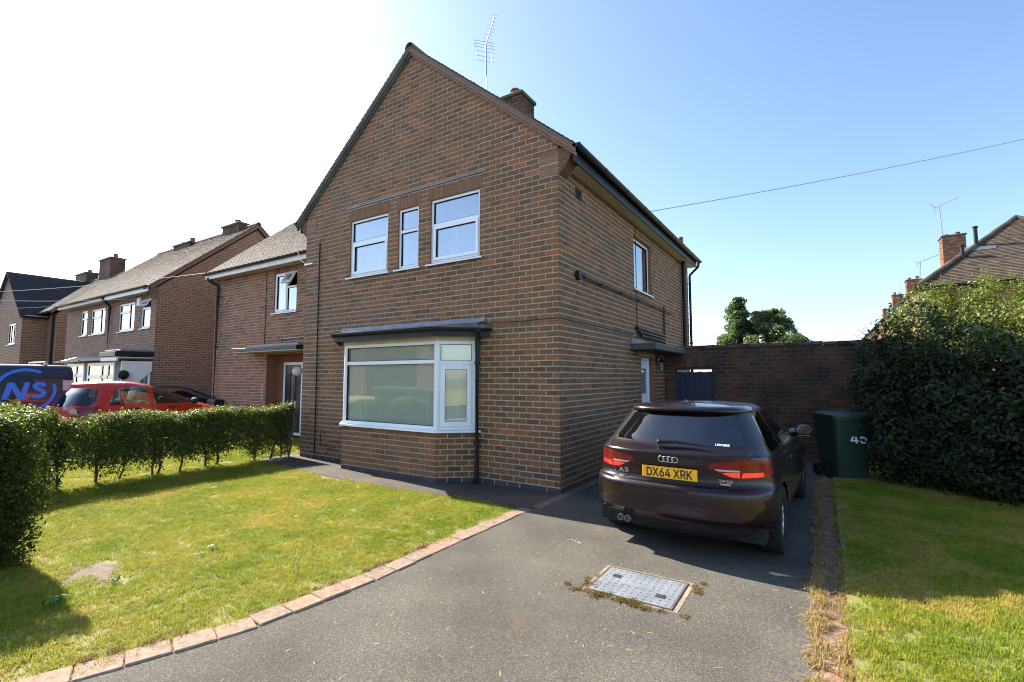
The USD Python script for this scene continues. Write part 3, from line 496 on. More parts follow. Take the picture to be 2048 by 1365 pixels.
# ---------------------------------------------------------------- bay window
def facet(i, off=0., z=0.):
    """wall frame along side i of the bay, u from its right end as the camera sees it, moved out by off"""
    P = [V(*p, 0) for p in BAYP]; N = []
    for p, q in zip(P[:-1], P[1:]): d = (q-p)/np.linalg.norm(q-p); N.append(V(d[1], -d[0], 0))
    def corner(k):
        if k == 0: n, p = N[0], P[0]; t = off/abs(n @ V(-1, 0, 0)); return p + V(-t, 0, 0)
        if k == 3: n, p = N[2], P[3]; t = off/abs(n @ V(1, 0, 0)); return p + V(t, 0, 0)
        a, b_ = N[k-1], N[k]; bi = (a+b_)/np.linalg.norm(a+b_); return P[k] + bi*off/(bi @ a)
    p, q = corner(i), corner(i+1); L = np.linalg.norm(q-p); d = (q-p)/L
    return Wall(q+V(0, 0, z), -d, V(d[1], -d[0], 0)), L, p, q
def bay_band(name, off0, off1, z0, z1, m, parent=house):
    """a band that follows the bay, between two offsets"""
    mb = MB()
    for i in range(3):
        _, _, p1, q1 = facet(i, off1); _, _, p0, q0 = facet(i, off0)
        v = [p0, q0, q1, p1]; v = np.array([x+V(0, 0, z) for z in (z0, z1) for x in v]); mb.add(v, [[3, 2, 1, 0], [4, 5, 6, 7], [3, 7, 6, 2], [0, 1, 5, 4], [0, 4, 7, 3], [1, 2, 6, 5]], .5)
    return obj(name, mb.get(), m, parent)
LIGHTS = {0: [(0, .755, 1, 1, 'fix'), (0, 0, 1, .755, 'fix')], 1: [(0, .765, 1, 1, 'fix'), (0, 0, 1, .765, 'fix')], 2: [(0, .755, 1, 1, 'fix'), (0, 0, 1, .755, 'sash')]}
for i in range(3):
    w, L, _, _ = facet(i, -.02); window(house, w, .0, .805, L, 2.205, LIGHTS[i], back=.0, sill=False, frame=.07, pane=M_PANE_BAY, sash=.075, label=None)
for k in (1, 2): p2 = facet(k, -.055)[2]; obj('bay_corner_post', MB().tube([p2+V(0, 0, .80), p2+V(0, 0, 2.21)], .052, 10, t=.5).get(), M_UPVC, house, smooth=50)
bay_band('bay_sill', -.10, .055, .770, .803, M_UPVC); bay_band('bay_head_board', -.14, .012, 2.207, 2.285, M_CREAM)
bay_band('bay_soffit', -.10, .15, 2.286, 2.30, M_BLACK); bay_band('bay_fascia', .135, .17, 2.262, 2.395, M_BLACK)
mb = MB()
for i in range(3):
    w, L, p, q = facet(i, .19, 2.40); p, q = p+V(0, 0, 2.395), q+V(0, 0, 2.395); d = (q-p)/np.linalg.norm(q-p); x = np.cross(d, V(0, 0, 1)); a = np.linspace(math.pi, 2*math.pi, 8); k = 8
    v = np.vstack([c_ + .052*(np.cos(a)[:, None]*x + np.sin(a)[:, None]*V(0, 0, 1)) for c_ in (p, q)]); mb.add(v, [[j, j+1, k+j+1, k+j] for j in range(k-1)], .5); v = v*1. ; 
    v2 = np.vstack([c_ + .046*(np.cos(a)[:, None]*x + np.sin(a)[:, None]*V(0, 0, 1)) for c_ in (p, q)]); mb.add(v2, [[j+1, j, k+j, k+j+1] for j in range(k-1)], .5)
obj('bay_gutter', mb.get(), M_BLACK, house)
# bay roof: felt slope up to a dressed lead flashing
mb = MB(); lo = [facet(0, .20)[2], facet(1, .20)[2], facet(2, .20)[2], facet(2, .20)[3]]; lo = [p+V(0, 0, 2.405+.006*((k*7) % 3)) for k, p in enumerate(lo)]; hi = [V(-4.72, -.004, 2.50), V(-4.3, -.004, 2.505), V(-1.85, -.004, 2.505), V(-1.36, -.004, 2.50)]
mb.add(np.array(lo+hi), [[0, 1, 5, 4], [1, 2, 6, 5], [2, 3, 7, 6]], .5); mb.add(np.array([p-V(0, 0, .012) for p in lo+hi]), [[4, 5, 1, 0], [5, 6, 2, 1], [6, 7, 3, 2]], .5); mb.add(np.array(lo+[p-V(0, 0, .012) for p in lo]), [[0, 4, 5, 1], [1, 5, 6, 2], [2, 6, 7, 3]], .5)
obj('bay_roof', mb.get(), pm('old_roof_felt', (.20, .19, .18), (.09, .085, .08), 7, .8, .005, 30), house)
mb = MB(); xs = np.linspace(-4.76, -1.31, 30); zz = .008*np.sin(xs*9)+.005*np.sin(xs*23); v = np.vstack([np.c_[xs, np.full(30, -.012), 2.575+zz*.5], np.c_[xs, np.full(30, -.02), 2.50+zz], np.c_[xs, np.full(30, -.10), 2.482+zz*1.5]]); mb.add(v, [[r*30+i, r*30+i+1, (r+1)*30+i+1, (r+1)*30+i] for r in range(2) for i in range(29)], .5); v = v - V(0, 0, .006); mb.add(v[60:], [[i, i+1, i+1, i] for i in range(29)], .5) if False else None
obj('bay_lead_flashing', mb.get(), M_LEAD, house, smooth=60)
downpipe(house, [(-1.30, -.20, 2.36), (-1.36, -.12, 2.28), (-1.405, -.075, 2.2), (-1.405, -.075, .06), (-1.405, -.14, .02)], clips=[(-1.405, -.075, z) for z in (1.85, .62)], r=.038)
obj('bay_ceiling', MB().box((-4.3, -.3, 2.3), (-1.8, .2, 2.34), .5).get(), M_ROOM, house); obj('bay_window_board', MB().box((-4.2, -.33, .776), (-1.9, .0, .80), .5).get(), M_WHITE, house)
bl = UsdGeom.Xform.Define(stage, numbered(pth(house)+'/vertical_blind'))
for k in range(27):
    mb = MB(); x = -4.02+k*.077; a = .5+rng.normal(0, .10); mb.add([(x-.045*math.cos(a), -.335-.045*math.sin(a), z) for z in (.84, 2.2)] + [(x+.045*math.cos(a), -.335+.045*math.sin(a), z) for z in (.84, 2.2)], [[0, 2, 3, 1]], .5); obj('blind_slat', mb.get(), M_BLIND, bl)
for k in range(7):
    mb = MB(); p = V(-1.93, -.22, 0)+V(.71, .62, 0)*(k*.077); mb.add([p+V(s*.03, s*.035, z) for s in (-1, 1) for z in (.84, 2.2)], [[0, 2, 3, 1]], .5); obj('blind_slat', mb.get(), M_BLIND, bl)
chimney(house, -3.21, -2.5, 3.05, 3.64, 6.9, 8.24, M_BRICK_DARK, pots=1, seed=8, cap=pm('mossy_cap', (.09, .085, .06), (.05, .06, .03), 9, .95, .006, 40))
aerial('slim metal television aerial on a tall mast above the brown gable', (-3.30, 2.80, 7.6), (-3.342, 2.802, 9.62), (-2.631, 2.152, 9.62))
# ---------------------------------------------------------------- the attached house on the left
YN = 1.75; XL = -13.35
nb = thing('attached_brick_house', 'red-brown brick house set back on the left with black front door under a flat canopy', 'house')
WN = Wall((-6.0, YN, 0), (-1, 0, 0), (0, -1, 0)); un = lambda x: -6.0-x
NW = (un(-8.98), 3.47, un(-10.05), 4.60); ND = (un(-8.45), 0, un(-10.3), 2.28)
nw = core(WN, sbox(0, 0, un(XL), 4.95), [NW, ND], M_MORTAR, nb); NG = Wall((XL, YN, 0), (0, 1, 0), (-1, 0, 0)); gb = Polygon([(0, 0), (6.34, 0), (6.34, 4.93), (3.17, 7.55), (0, 4.93)])
core(NG, gb, [], M_MORTAR, nb); core(Wall((-6, 8.09, 0), (-1, 0, 0), (0, 1, 0)), sbox(0, 0, un(XL), 4.9), [], M_MORTAR, nb)
nbk = brick_list(sbox(0, 0, un(XL), 4.78), [NW, ND, (un(-8.9), 4.60, un(-10.12), 4.78)])
lay(nw, [(brick_mesh(WN, nbk, 0, 41), M_BRICK_RED), (brick_mesh(WN, soldiers(un(-8.9), un(-10.12), 4.60, 4.775), .001, 42), M_BRICK_RED)])
obj('gable_brickwork', join(brick_mesh(NG, brick_list(gb), 0, 43)), M_BRICK_RED, nw, kind='stuff')
mb = MB(); ring(mb, WN, NW[0]-.004, NW[1]-.004, NW[2]+.004, NW[3]+.004, .006, -.1, -.002); obj('reveal', mb.get(), M_BRICK_RED, nb); mb = MB(); ring(mb, WN, ND[0]-.004, ND[1]-.3, ND[2]+.004, ND[3]+.004, .006, -.35, -.002); obj('reveal', mb.get(), M_BRICK_RED, nb)
window(nb, WN, *NW, [(0, 0, .46, .62, 'fix'), (0, .62, .46, 1, 'open'), (.46, 0, 1, 1, 'sash')], back=.03, sash=.04)
mb = MB(); WN.box(mb, ND[0], ND[2], 0, ND[3], -.40, -.33, .5); obj('porch_back', mb.get(), M_BRICK_RED, nb)
dw = Wall(WN.at(0., 0., -.33), WN.du, WN.n); DD = (un(-9.02), .02, un(-9.93), 2.06); mb = MB(); ring(mb, dw, *DD, .075, 0, .03); ndr = obj('front_door', mb.get(), M_UPVC, nb); mb = MB(); dw.box(mb, DD[0]+.075, DD[2]-.075, .05, 1.985, 0, .018, .5); obj('door_leaf', mb.get(), M_BDOOR, ndr)
for a in (.30, .52): mb = MB(); dw.box(mb, DD[0]+a, DD[0]+a+.09, .55, 1.75, .018, .024, .5); obj('door_glass', mb.get(), M_PANE, ndr)
mb = MB(); dw.box(mb, DD[0]+.42, DD[0]+.48, .6, 1.7, .02, .05, .5); obj('door_pull', mb.get(), M_CHROME, ndr)
mb = MB().tm(cyl(.12, .09, (-8.75, YN-.06, 1.80), 'y', 24), .5); obj('globe_lamp', MB().tm(tmove(trimesh.creation.icosphere(3, .13), (-8.72, YN-.07, 1.80)), .5).get(), M_WHITE, nb, smooth=True); obj('lamp_base', mb.get(), M_BLACK, nb, smooth=40)
mb = MB().tube([(-10.36, YN-.01, 1.02), (-10.36, YN-.07, 1.04), (-10.36, YN-.07, 1.42), (-10.36, YN-.01, 1.44)], .018, 8, t=.5); obj('grab_rail', mb.get(), M_WHITE, nb, smooth=40)
mb = MB().tm(rbox((-11.1, 1.15, 2.345), (-8.0, YN+.05, 2.45), .01), .5); obj('canopy', mb.get(), M_BLACK, nb); obj('canopy_soffit', MB().box((-11.05, 1.17, 2.325), (-8.0, YN-.002, 2.344), .5).get(), M_CREAM, nb); obj('canopy_lead', MB().tm(rbox((-10.4, 1.2, 2.452), (-8.0, YN-.002, 2.52), .01), .5).get(), M_LEAD, nb)
mb = MB().tube([(-9.6, YN-.02, 2.70), (-8.5, YN-.02, 2.72)], .012, 6, t=.5).tube([(-9.62, YN-.02, 2.66), (-9.62, YN-.02, 2.76)], .02, 6, t=.5); obj('wall_bracket_pipe', mb.get(), M_STEEL, nb)
downpipe(nb, [(-13.30, 1.46, 4.80), (-13.28, 1.50, 4.72), (-13.12, 1.68, 4.58), (-13.1, 1.69, 4.5), (-13.1, 1.69, .05)], clips=[(-13.1, 1.69, z) for z in (4.2, 2.6, 1.)], r=.05)
obj('wall_cable', MB().tube([(-10.45, YN-.01, 4.7), (-10.44, YN-.01, 2.5)], .008, 5, t=.5).get(), M_BLACK, nb); obj('porch_pipe', MB().tube([(-8.2, YN-.03, 2.9), (-8.2, YN-.03, .3)], .02, 6, t=.5).get(), M_BLACK, nb)
obj('soffit', MB().box((XL-.1, YN-.26, 4.76), (-6.23, YN-.002, 4.785), .5).get(), M_CREAM, nb); obj('fascia', MB().box((XL-.1, YN-.285, 4.755), (-6.24, YN-.262, 4.90), .5).get(), M_WHITE, nb); gutter(nb, (XL-.12, YN-.345, 4.93), (-6.24, YN-.345, 4.95))
def gable_roof(parent, x0, x1, yf, yb, ez, mt, seed, rm, sl=SL, core_m=None):
    """ridge along x; eaves at yf and yb"""
    ym = (yf+yb)/2; rz = ez+sl*(ym-yf); h = math.hypot(1, sl); L = (ym-yf)*h
    for s, y in ((1, yf), (-1, yb)):
        up = V(0, s, sl)/h; n = V(0, -s*sl, 1)/h; rt = tiles((x0, y, ez), (1, 0, 0), up, sbox(0, 0, x1-x0, L), seed=seed+s)
        a = [V(x0, y, ez), V(x1, y, ez), V(x1, ym, rz), V(x0, ym, rz)]; mb = MB(); mb.add(np.array([p-n*.004 for p in a]+[p-n*.05 for p in a]), [[0, 1, 2, 3], [7, 6, 5, 4], [0, 4, 5, 1], [1, 5, 6, 2], [2, 6, 7, 3], [3, 7, 4, 0]], .4); r_ = obj('roof', mb.get(), mt, parent); obj('roof_tiles', rt, mt, r_, kind='stuff')
    for x in (x0+.02, x1-.14):
        mb = MB()
        for s, y in ((1, yf), (-1, yb)): a = [V(x, y+.1*s, ez+.1*sl-.045), V(x, ym, rz-.045)]; mb.add(np.array([p+V(i, 0, -k) for p in a for i in (0, .12) for k in (0, .14)]), [[0, 1, 3, 2], [4, 6, 7, 5], [0, 4, 5, 1], [2, 3, 7, 6], [0, 2, 6, 4], [1, 5, 7, 3]], .5)
        obj('verge', mb.get(), M_BRICK_FAR, parent)
    ridge((x0, ym, rz-.03), (x1, ym, rz-.03), .10, rm, parent)
    return ym, rz
gable_roof(nb, XL-.1, -5.2, YN-.32, 8.35, 4.93, M_TILE, 51, M_TILE_OLD)
for s in (0, 1): mb = MB().box((XL+.3, YN+.4, 2.5+2.35*s), (-6.3, 7.8, 2.7+2.35*s), .5); obj('floor', mb.get(), M_ROOM, nb)
obj('inner_wall', MB().box((XL+.3, 4.2, 0), (-6.3, 4.3, 4.8), .5).get(), M_ROOM, nb)
obj('gas_box', MB().tm(rbox((-13.0, 1.45, .2), (-12.5, 1.74, .95), .03), .5).get(), M_BLACK, nb)
# ---------------------------------------------------------------- the pair of houses beyond the attached one
def walls(parent, segs, mb_, mm, seed, holes=()):
    """segs: [(Wall, polygon, holes)] with joined brickwork: these bricks are too small in the picture to pick apart"""
    for k, (w, poly, hs) in enumerate(segs):
        c_ = core(w, poly, hs, mm, parent); obj('brickwork', join(brick_mesh(w, brick_list(poly, hs), 0, seed+k)), mb_, c_, kind='stuff')
far = thing('semi_detached_houses', 'pair of brick houses with wide brown roof and white bay fronts behind the red car', 'house')
FX, FXL, FY, FB = -17.0, -26.3, 1.5, 8.6; wf = Wall((FX, FY, 0), (-1, 0, 0), (0, -1, 0)); uf = lambda x: FX-x
FW = [(uf(-23.75), 3.46, uf(-24.5), 4.55), (uf(-21.75), 3.46, uf(-23.3), 4.53), (uf(-18.86), 3.44, uf(-20.33), 4.52), (uf(-17.48), 3.46, uf(-18.25), 4.54)]
FG = [(uf(-15.58-1.45), .0, uf(-19.0), 2.3), (uf(-19.1), .6, uf(-21.6), 2.2), (uf(-21.7), .6, uf(-24.4), 2.2)]
gf = Polygon([(0, 0), (7.1, 0), (7.1, 4.9), (3.55, 7.92), (0, 4.9)])
walls(far, [(wf, sbox(0, 0, uf(FXL), 4.8), FW), (Wall((FX, FY, 0), (0, 1, 0), (1, 0, 0)), gf, []), (Wall((FXL, FY, 0), (0, 1, 0), (-1, 0, 0)), gf, [])], M_BRICK_FAR, M_MORTAR, 60)
core(Wall((FX, FB, 0), (-1, 0, 0), (0, 1, 0)), sbox(0, 0, uf(FXL), 4.8), [], M_MORTAR, far)
for i, (a, b_, c_, d_) in enumerate(FW):
    if c_-a > 1: window(far, wf, a, b_, c_, d_, [(0, 0, .36, 1, 'fix'), (.36, 0, 1, .68, 'fix'), (.36, .68, 1, 1, 'fix')], back=.03, frame=.09)
    else: window(far, wf, a, b_, c_, d_, [(0, 0, 1, .68, 'fix'), (0, .68, 1, 1, 'open' if i == 3 else 'fix')], back=.03, frame=.09)
gable_roof(far, FXL-.15, FX+.12, FY-.34, FB+.34, 4.87, M_TILE, 65, M_TERRA, .852)
obj('floor', MB().box((FXL+.3, FY+.3, 2.5), (FX-.3, FB-.3, 2.7), .5).get(), M_ROOM, far); obj('ceiling', MB().box((FXL+.3, FY+.3, 4.8), (FX-.3, FB-.3, 4.85), .5).get(), M_ROOM, far); obj('inner_wall', MB().box((FXL+.3, 4.5, 0), (FX-.3, 4.6, 4.8), .5).get(), M_ROOM, far)
mb = MB().box((FXL-.1, FY-.3, 4.72), (FX, FY-.002, 4.745), .5); obj('soffit', mb.get(), M_CREAM, far); mb = MB().box((-20.9, FY-.325, 4.70), (FX+.05, FY-.302, 4.84), .5); obj('fascia', mb.get(), M_WHITE, far); mb = MB().box((FXL-.1, FY-.325, 4.71), (-21.0, FY-.303, 4.84), .5); obj('fascia', mb.get(), M_CREAM, far)
gutter(far, (FXL-.1, FY-.385, 4.88), (FX+.08, FY-.385, 4.90)); downpipe(far, [(-21.0, FY-.38, 4.8), (-21.02, FY-.3, 4.72), (-21.15, FY-.06, 4.52), (-21.15, FY-.06, 2.6)], r=.05)
chimney(far, -19.3, -17.9, 4.75, 5.35, 7.4, 8.32, M_BRICK_DARK, pots=1, seed=2); chimney(far, -24.0, -22.3, 4.75, 5.35, 7.2, 8.15, M_BRICK_DARK, pots=2, seed=4)
# kneelers
for x0, x1 in ((FX-.3, FX+.02),):
    mb = MB().tm(trimesh.creation.extrude_polygon(Polygon([(0, 4.45), (.02, 4.42), (.02, 4.9), (-.36, 4.86), (-.3, 4.72), (-.12, 4.62)]), .32, engine='earcut').apply_transform(np.array([[0, 0, -1, FX+.02], [1, 0, 0, FY], [0, 1, 0, 0], [0, 0, 0, 1.]])), .3); obj('kneeler', mb.get(), M_BRICK_FAR, far)
# white bay fronts and porch
def bayfront(x0, x1, y0, names, cells, z0=.62, z1=2.18):
    w = Wall((x1, y0, 0), (-1, 0, 0), (0, -1, 0)); L = x1-x0; window(far, w, 0, z0, L, z1, cells, back=.0, sill=True, frame=.13, sillx=.0)
    obj('bay_base', MB().box((x0, y0+.02, 0), (x1, FY-.01, z0-.05), .5).get(), M_BRICK_FAR, far); obj('bay_head', MB().box((x0, y0+.08, z1+.001), (x1, FY-.01, z1+.05), .5).get(), M_WHITE, far)
    for xs in (x0, x1-.08): obj('bay_side', MB().box((xs, y0+.085, z0), (xs+.08, FY-.01, z1), .5).get(), M_WHITE, far)
bayfront(-23.4, -21.5, .85, '', [(0, 0, .45, .7, 'fix'), (.45, 0, 1, .7, 'fix'), (0, .7, .45, 1, 'fix'), (.45, .7, 1, 1, 'fix')])
bayfront(-21.1, -18.5, .85, '', [(0, 0, .45, .66, 'fix'), (0, .66, .22, 1, 'fix'), (.22, .66, .45, 1, 'fix'), (.45, 0, 1, .66, 'fix'), (.45, .66, 1, 1, 'fix')])
for (x0, x1, y0, zt) in ((-23.7, -20.9, .62, 2.40), (-20.95, -18.4, .62, 2.42)):
    mb = MB(); mb.add([(x0, y0, zt-.1), (x1, y0, zt-.1), (x1, FY-.005, zt+.2), (x0, FY-.005, zt+.2), (x0, y0, zt-.16), (x1, y0, zt-.16), (x1, FY-.005, zt-.16), (x0, FY-.005, zt-.16)], [[0, 1, 2, 3], [7, 6, 5, 4], [0, 4, 5, 1], [1, 5, 6, 2], [3, 2, 6, 7], [0, 3, 7, 4]], .5); obj('bay_roof', mb.get(), M_LEAD, far); obj('bay_gutter', MB().box((x0-.03, y0-.10, zt-.17), (x1+.03, y0-.004, zt-.09), .5).get(), M_BLACK, far)
mb = MB().tm(rbox((-18.38, .35, 2.34), (-15.95-1.0, FY-.01, 2.52), .02), .5); obj('porch_roof', mb.get(), M_BLACK, far); obj('porch_roof_lead', MB().tm(rbox((-18.36, .5, 2.525), (-16.97, FY-.01, 2.6), .02), .5).get(), M_LEAD, far)
mb = MB().box((-18.36, .40, 2.20), (-16.98, .46, 2.338), .5).box((-18.36, .46, 2.31), (-16.98, FY-.012, 2.338), .5); obj('porch_beam', mb.get(), M_WHITE, far)
ar = Polygon([(0, 0), (.9, 0), (.9, 2.2), (0, 2.2)]).difference(Polygon([(-.1, -.1), (.35, -.1), (.35, 1.5)] + [(.35-.45*math.sin(a), 1.5+.45*math.sin(a)) for a in np.linspace(0, 1.2, 6)] + [(-.1, 2.0)]))
mb = MB(); Wall((-17.06, FY-.012, 0), (0, -1, 0), (1, 0, 0)).prism(mb, ar, -.06, 0, .5); obj('porch_side', mb.get(), M_WHITE, far)
dw2 = Wall((-17.1, FY-.02, 0), (-1, 0, 0), (0, -1, 0)); mb = MB(); ring(mb, dw2, .02, 0, 1.15, 2.2, .09, 0, .05); fd = obj('front_door', mb.get(), M_UPVC, far); mb = MB(); dw2.box(mb, .11, 1.06, .03, 2.11, .005, .03, .5); obj('door_leaf', mb.get(), M_BDOOR, fd)
for a in (.3, .62): mb = MB(); dw2.box(mb, a, a+.2, .5, 1.95, .031, .036, .5); obj('door_glass', mb.get(), M_PANE, fd)
for x, y in ((-16.94, .62),): obj('hanging_basket', MB().tm(tmove(trimesh.creation.icosphere(2, .16), (x, y, 1.72)), .5).get(), M_LEAF_B, far, tone=np.full(162, .3), smooth=True)
obj('alarm_box', MB().tm(rbox((-18.46, 1.40, 4.30), (-18.24, 1.49, 4.62), .02), .5).get(), M_WHITE, far)
# ---------------------------------------------------------------- the gabled house farther left, and one more
h4 = thing('gabled_brick_house', 'far brick house with dark roof over a narrow projecting gable at the left edge', 'house')
g4 = Polygon([(0, 0), (5.2, 0), (5.2, 4.95), (2.6, 7.15), (0, 4.95)]); gp = Polygon([(0, 0), (6, 0), (6, 4.9), (3, 7.4), (0, 4.9)]); w4 = Wall((-31.5, 1.1, 0), (-1, 0, 0), (0, -1, 0)); H4W = [(1.1, 3.4, 2.5, 4.5)]
walls(h4, [(Wall((-29.9, 2.05, 0), (0, 1, 0), (1, 0, 0)), g4, []), (Wall((-29.9, 2.05, 0), (-1, 0, 0), (0, -1, 0)), sbox(0, 0, 1.6, 4.95), []), (w4, gp, H4W), (Wall((-31.5, 1.1, 0), (0, 1, 0), (1, 0, 0)), sbox(0, 0, .95, 4.85), []), (Wall((-37.5, 1.1, 0), (0, 1, 0), (-1, 0, 0)), sbox(0, 0, 6, 4.85), [])], M_BRICK_FAR, M_MORTAR, 80)
window(h4, w4, *H4W[0], [(0, 0, .33, 1, 'fix'), (.33, 0, .67, 1, 'fix'), (.67, 0, 1, 1, 'fix')], back=.03, frame=.1)
gable_roof(h4, -37.4, -29.75, 1.66, 7.66, 5.0, M_TILE, 91, M_TILE_OLD, .84)
for s in (1, -1):
    o = V(-34.5+s*3.25, .95, 7.47-.84*3.25); up = V(-s, 0, .84)/math.hypot(1, .84); rt = tiles(o, (0, 1, 0), up, sbox(0, 0, 3.9, 3.25*math.hypot(1, .84)), seed=95+s); n = V(s*.84, 0, 1)/math.hypot(1, .84); a = [o, V(-34.5, .95, 7.47), V(-34.5, 4.85, 7.47), o+V(0, 3.9, 0)]
    mb = MB().add(np.array([p-n*.004 for p in a]+[p-n*.06 for p in a]), [[0, 1, 2, 3], [7, 6, 5, 4], [0, 4, 5, 1], [1, 5, 6, 2], [2, 6, 7, 3], [3, 7, 4, 0]], .4); r_ = obj('roof', mb.get(), M_TILE_DARK, h4); obj('roof_tiles', rt, M_TILE_DARK, r_, kind='stuff')
obj('soffit', MB().box((-31.49, 1.15, 4.80), (-31.2, 2.0, 4.84), .5).get(), M_CREAM, h4); gutter(h4, (-31.22, .95, 4.78), (-31.22, 2.0, 4.78)); gutter(h4, (-31.2, 1.62, 4.96), (-29.7, 1.62, 4.96)); downpipe(h4, [(-30.3, 1.98, 4.9), (-30.3, 1.98, .1)], r=.06)
chimney(h4, -36.4, -34.6, 4.4, 5.0, 6.6, 8.05, M_BRICK_DARK, pots=2, seed=6); chimney(h4, -32.9, -31.2, 4.5, 5.2, 6.6, 8.55, M_BRICK_DARK, pots=2, seed=7)
obj('floor', MB().box((-37.2, 1.4, 2.5), (-31.8, 6.5, 2.7), .5).get(), M_ROOM, h4)
h5 = thing('distant_brick_house', 'distant brick house with dark roof, partly cut off by the left edge of the photo', 'house')
walls(h5, [(Wall((-38.6, 2.6, 0), (-1, 0, 0), (0, -1, 0)), sbox(0, 0, 9, 4.9), [(.5, 3.0, 1.6, 4.3)]), (Wall((-38.6, 2.6, 0), (0, 1, 0), (1, 0, 0)), g4, [])], M_BRICK_FAR, M_MORTAR, 100)
window(h5, Wall((-38.6, 2.6, 0), (-1, 0, 0), (0, -1, 0)), .5, 3.0, 1.6, 4.3, [(0, 0, .5, 1, 'fix'), (.5, 0, 1, 1, 'fix')], back=.03, frame=.1); gable_roof(h5, -47.6, -38.4, 2.25, 8.1, 4.95, M_TILE_DARK, 105, M_TILE_OLD)
obj('fascia', MB().box((-47.6, 2.2, 4.72), (-38.4, 2.24, 4.92), .5).get(), M_CREAM, h5)
# ---------------------------------------------------------------- right: long terrace with a hipped end
rh = thing('terraced_brick_houses', 'row of brick houses with an old brown hipped roof above the right-hand bushes', 'house')
RX0, RX1, RY0, RY1, RE, RH = 6.1, 12.9, 15.6, 62., 4.80, 3.4
wr = Wall((RX1-.3, RY0+.3, 0), (-1, 0, 0), (0, -1, 0)); wl = Wall((RX0+.3, RY0+.3, 0), (0, 1, 0), (-1, 0, 0)); RW = [(.55, 3.45, 1.5, 4.5), (4.5, 3.4, 5.6, 4.5), (8, 3.4, 9.1, 4.5)]
walls(rh, [(wr, sbox(0, 0, RX1-RX0-.6, 4.76), []), (wl, sbox(0, 0, RY1-RY0-.6, 4.76), RW)], M_BRICK_RED, M_MORTAR, 120)
for q in RW: window(rh, wl, *q, [(0, 0, .5, 1, 'fix'), (.5, 0, 1, 1, 'fix')], back=.03, frame=.1)
obj('back_wall', MB().box((RX1-.6, RY0+.3, 0), (RX1-.3, RY1-.3, 4.76), .5).get(), M_BRICK_RED, rh)
hy = math.hypot(1, SL); rzR = RE+SL*RH; xm = (RX0+RX1)/2
for nm, o, e, up, poly in (('hip', (RX0, RY0, RE), (1, 0, 0), V(0, 1, SL)/hy, Polygon([(0, 0), (2*RH, 0), (RH, RH*hy)])), ('left', (RX0, RY0, RE), (0, 1, 0), V(1, 0, SL)/hy, Polygon([(0, 0), (RY1-RY0, 0), (RY1-RY0, RH*hy), (RH, RH*hy)])), ('right', (RX1, RY0, RE), (0, 1, 0), V(-1, 0, SL)/hy, Polygon([(0, 0), (RY1-RY0, 0), (RY1-RY0, RH*hy), (RH, RH*hy)]))):
    e = V(*e); n = np.cross(e, up); n = n if n[2] > 0 else -n; c_ = [V(*o)+e*s+up*t for s, t in list(poly.exterior.coords)[:-1]]; k = len(c_); mb = MB(); mb.add(np.array([p-n*.004 for p in c_]+[p-n*.05 for p in c_]), [[0, i, i+1] for i in range(1, k-1)] + [[k, k+i+1, k+i] for i in range(1, k-1)], .4); r_ = obj('roof', mb.get(), M_TILE_OLD, rh)
    if nm != 'right': obj('roof_tiles', tiles(o, e, up, poly, seed=130, lift=.026), M_TILE_OLD, r_, kind='stuff')
for p, q in (((RX0, RY0, RE+.04), (xm, RY0+RH, rzR)), ((RX1, RY0, RE+.04), (xm, RY0+RH, rzR)), ((xm, RY0+RH, rzR), (xm, RY1, rzR))): ridge(p, q, .085, M_TILE_OLD, rh, .35)
for (p, q) in (((RX0-.05, RY0-.06, RE-.01), (RX1, RY0-.06, RE-.01)), ((RX0-.06, RY1, RE-.01), (RX0-.06, RY0-.06, RE-.01))): gutter(rh, p, q)
obj('fascia', MB().box((RX0, RY0, RE-.19), (RX1, RY0+.02, RE-.01), .5).box((RX0, RY0+.021, RE-.19), (RX0+.02, RY1, RE-.01), .5).get(), M_BLACK, rh); obj('soffit', MB().box((RX0+.02, RY0+.02, RE-.19), (RX1, RY0+.299, RE-.165), .5).box((RX0+.021, RY0+.3, RE-.19), (RX0+.299, RY1, RE-.165), .5).get(), M_WHITE, rh)
downpipe(rh, [(7.0, RY0-.06, RE-.05), (7.0, RY0+.24, RE-.45), (7.0, RY0+.24, .1)], r=.045)
for (x, y, L) in ((8.05, RY0+1.9, .68), (7.55, RY0+1.3, .42)): z = RE+SL*(y-RY0); mb = MB().tube([(x, y, z-.1), (x, y, z+L), (x, y, z+L+.01), (x, y, z+L+.06)], [.06, .06, .085, .085], 12, t=.5); obj('vent_pipe', mb.get(), M_BLACK, rh, smooth=40)
mb = MB(); 
for i in range(1): mb.add([V(7.62, RY0+1.62, RE+SL*1.62+.045), V(8.5, RY0+1.62, RE+SL*1.62+.045), V(8.55, RY0+1.78, RE+SL*1.78+.045), V(7.7, RY0+1.84, RE+SL*1.84+.045)], [[0, 1, 2, 3]], .5)
obj('lead_slate', mb.get(), M_LEAD, rh)
for (x0, x1, y, zt, s) in ((8.9, 9.85, 28.0, 9.22, 3), (8.75, 9.65, 40.0, 8.9, 4), (8.9, 9.7, 50., 9.2, 5), (9.0, 9.8, 59.5, 9.0, 9)): chimney(rh, x0, x1, y, y+.9, 7.2, zt, M_BRICK_RED, pots=2, seed=s)
aerial('thin television aerial on the tallest right-hand chimney', (8.97, 28.1, 8.7), (8.87, 28.0, 10.95), (9.6, 27.6, 11.15), s=1.6)
aerial('small far aerial above the second chimney of the right-hand row', (9.5, 40.1, 8.4), (9.62, 40.0, 10.2), (11.2, 39.6, 10.75), s=2.2)
